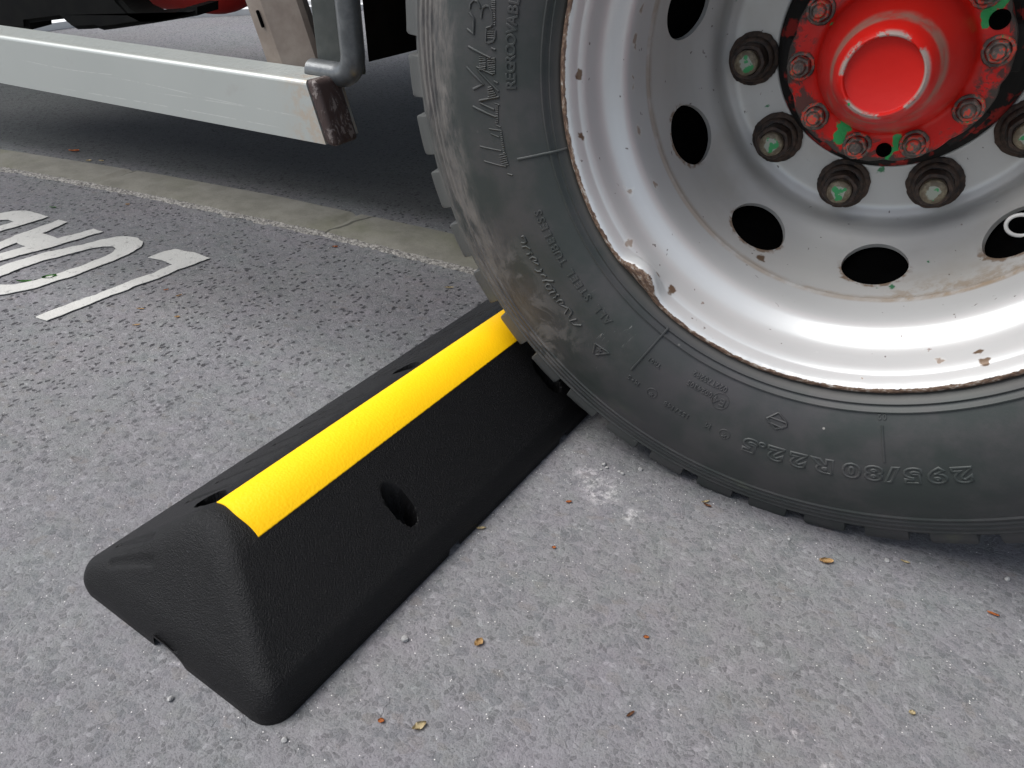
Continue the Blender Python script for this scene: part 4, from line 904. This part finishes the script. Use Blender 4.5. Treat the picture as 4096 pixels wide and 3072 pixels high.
# ------------------------------------------------------------------ loose bits on the asphalt
def leaf(x, y, ln, wd, rot, mat, label, curl=.15, name='leaf_fragment', cat='leaf', grp='dry leaf fragments on the asphalt'):
    bm = bmesh.new(); rows = []; n_ = 8; sd = x*31+y*17
    for i in range(n_+1):
        t = i/n_; wv = wd*math.sin(math.pi*(.06+.9*t))**.7*(1+.3*noise.noise(Vector((t*4, sd, 0)))); row = []
        for k in (-1, 0, 1):
            row.append(bm.verts.new(((t-.5)*ln, k*wv/2, .0008+ln*curl*(abs(t-.5)**2)+wd*.25*abs(k)+ln*.05*noise.noise(Vector((t*3, k, sd))))))
        rows.append(row)
    for a, b in zip(rows, rows[1:]):
        for k in (0, 1): bm.faces.new((a[k], b[k], b[k+1], a[k+1]))
    mz = min(v.co.z for v in bm.verts)
    for v in bm.verts: v.co.z += .0012-mz
    bmesh.ops.solidify(bm, geom=bm.faces[:], thickness=.0005); o = finish(bm, name, mat, sharp=60); o.location = (x, y, 0); o.rotation_euler = (0, 0, rot); return tag(o, label, cat, grp)
leaf(0.088, -0.035, 0.0160, 0.0080, 0.40, 'tan', 'pale tan seed husk on the asphalt below the tyre, the largest one')
leaf(-0.216, -0.092, 0.0080, 0.0040, 0.70, 'orange', 'small orange leaf fragment on the asphalt right of the chock middle')
leaf(-0.064, -0.005, 0.0120, 0.0030, 0.80, 'straw', 'thin straw husk on the asphalt under the tyre tread')
leaf(-0.060, -0.011, 0.0100, 0.0040, -0.10, 'brown', 'brown husk beside the straw husk under the tyre tread')
leaf(-0.207, -0.329, 0.0110, 0.0080, 1.30, 'tan', 'crumpled yellow brown crumb low between chock and frame bottom')
leaf(-0.208, -0.434, 0.0140, 0.0070, 1.00, 'straw', 'pale curled leaf scrap near the bottom edge of the frame')
leaf(-0.242, -0.447, 0.0060, 0.0050, 0.60, 'orange', 'small orange scrap near the bottom edge, left of the pale scrap')
leaf(0.259, -0.025, 0.0120, 0.0035, -0.10, 'orange', 'reddish sliver on the asphalt near the right edge')
leaf(0.169, 0.010, 0.0100, 0.0030, 0.00, 'straw', 'yellow bud scale right of the tan seed husk')
leaf(0.191, -0.195, 0.0060, 0.0050, 0.40, 'straw', 'round yellow seed on the asphalt low on the right')
leaf(-0.059, -0.238, 0.0060, 0.0040, 0.40, 'orange', 'tiny orange crumb on the asphalt in the lower middle')
leaf(-0.042, -0.327, 0.0100, 0.0030, 1.10, 'brown', 'short reddish brown sliver near the bottom middle')
leaf(-0.681, 0.347, 0.0180, 0.0050, 0.50, 'straw', 'straw coloured leaf on the asphalt just behind the chock end')
leaf(-1.004, 0.390, 0.0120, 0.0060, 0.60, 'orange', 'orange brown leaf lying beside the kerb')
leaf(-2.128, 0.553, 0.0300, 0.0120, 0.50, 'orange', 'large orange leaf on the dark asphalt beyond the kerb')
leaf(-2.007, 0.514, 0.0140, 0.0080, 0.70, 'straw', 'pale crumpled leaf beyond the kerb, right of the orange leaf')
leaf(-1.977, 0.532, 0.0160, 0.0060, 0.30, 'straw', 'flat pale leaf beyond the kerb, furthest right of the pair')
leaf(-1.387, -0.014, 0.0260, 0.0140, 1.00, 'green', 'green leaf lying on the white painted letter O', name='green_leaf')
leaf(-1.412, -0.049, 0.0300, 0.0060, 0.60, 'green', 'thin yellow green leaf beside the green leaf on the letter O', name='green_leaf')
leaf(-1.122, -0.013, 0.0160, 0.0030, 0.40, 'tan', 'thin tan needle on the asphalt below the letter L')
leaf(-1.105, 0.059, 0.0120, 0.0050, 1.30, 'tan', 'split tan husk on the asphalt right of the letter L stem')
leaf(-1.039, -0.001, 0.0090, 0.0060, 0.80, 'tan', 'small tan flake below the split tan husk')
leaf(-1.146, 0.064, 0.0100, 0.0030, 0.90, 'orange', 'small orange needle right of the letter L stem')
leaf(-1.077, -0.057, 0.0140, 0.0030, 0.80, 'tan', 'tan needle well below the letter L')
leaf(-1.611, 0.336, 0.0100, 0.0060, 0.60, 'tan', 'tiny orange flake on the asphalt near the kerb mortar')
leaf(-1.745, 0.231, 0.0160, 0.0060, 0.50, 'green', 'small green leaf scrap above the letter A')
leaf(-0.289, -0.187, 0.0120, 0.0040, 0.60, 'straw', 'pale curled sliver against the right foot of the chock')
leaf(-0.198, -0.172, 0.0050, 0.0040, 0.60, 'orange', 'tiny red orange crumb right of the chock foot')
def pebble(x, y, rr_, label):
    bm = bmesh.new(); bmesh.ops.create_icosphere(bm, subdivisions=2, radius=rr_/2)
    for v in bm.verts: v.co *= 1+.45*noise.noise(v.co*260+Vector((x*50, y*50, 0))); v.co.z *= .7
    mz = min(v.co.z for v in bm.verts)
    for v in bm.verts: v.co.z -= mz+.0003
    o = finish(bm, 'pebble', 'stone', sharp=25); o.location = (x, y, 0); o.rotation_euler = (0, 0, x*40); return tag(o, label, 'pebble', 'loose pebbles on the asphalt')
pebble(-0.276, -0.363, 0.0075, 'grey pebble on the asphalt right of the chock corner')
pebble(-0.307, -0.504, 0.0060, 'pale pebble at the bottom of the frame below the chock')
pebble(0.150, 0.002, 0.0060, 'light grey pebble on the asphalt below the tyre')
pebble(0.273, 0.039, 0.0060, 'whitish pebble near the right edge below the tyre')
pebble(-0.206, -0.001, 0.0060, 'largest pale stone crumb beside the tyre tread')
pebble(-0.200, -0.005, 0.0045, 'angular stone crumb right of the largest pale crumb')
pebble(-0.205, -0.012, 0.0040, 'small crumb below the largest pale crumb')
pebble(-0.182, -0.005, 0.0045, 'lower crumb of the pale cluster by the tyre')
pebble(-0.177, -0.007, 0.0050, 'rounded lower crumb of the pale cluster by the tyre')
pebble(-0.159, 0.014, 0.0060, 'lone pale crumb between the cluster and the tread block')
pebble(-0.430, -0.527, 0.0060, 'pale pebble below the chock front, lower left')
pebble(0.043, -0.020, 0.0040, 'small speck of stone under the tyre')

# fine grit swept together beside the tyre, the chock and the kerb
bm = bmesh.new()
def grain(x, y, q):
    g = bmesh.ops.create_icosphere(bm, subdivisions=1, radius=q/2)['verts']; sd = Vector((x*900, y*900, 0))
    for v in g: v.co *= 1+.6*noise.noise(v.co*500+sd); v.co.z *= .7; v.co += Vector((x, y, q*.2))
for i in range(260):
    grain(random.gauss(-.19, .045), random.gauss(-.035, .028), random.choice((.0008, .0011, .0014, .0022)))
for i in range(380):
    x = random.uniform(-2.2, -.45); grain(x, kerb_y(x)[0]-.025-abs(random.gauss(0, .02)), random.choice((.001, .0015, .0022, .003)))
for i in range(160):
    v = random.uniform(0, .62); p = ch.location+av*v+cv*(.159+abs(random.gauss(0, .006))); grain(p.x, p.y, random.choice((.0008, .0012, .0018)))
for i in range(300):
    grain(random.uniform(-1.3, .7), random.uniform(-.6, .4), random.choice((.0007, .0009, .0012)))
o = finish(bm, 'road_grit', 'stone', sharp=20); tag(o, 'fine pale grit scattered over the asphalt by the tyre and kerb', 'grit', kind='stuff')
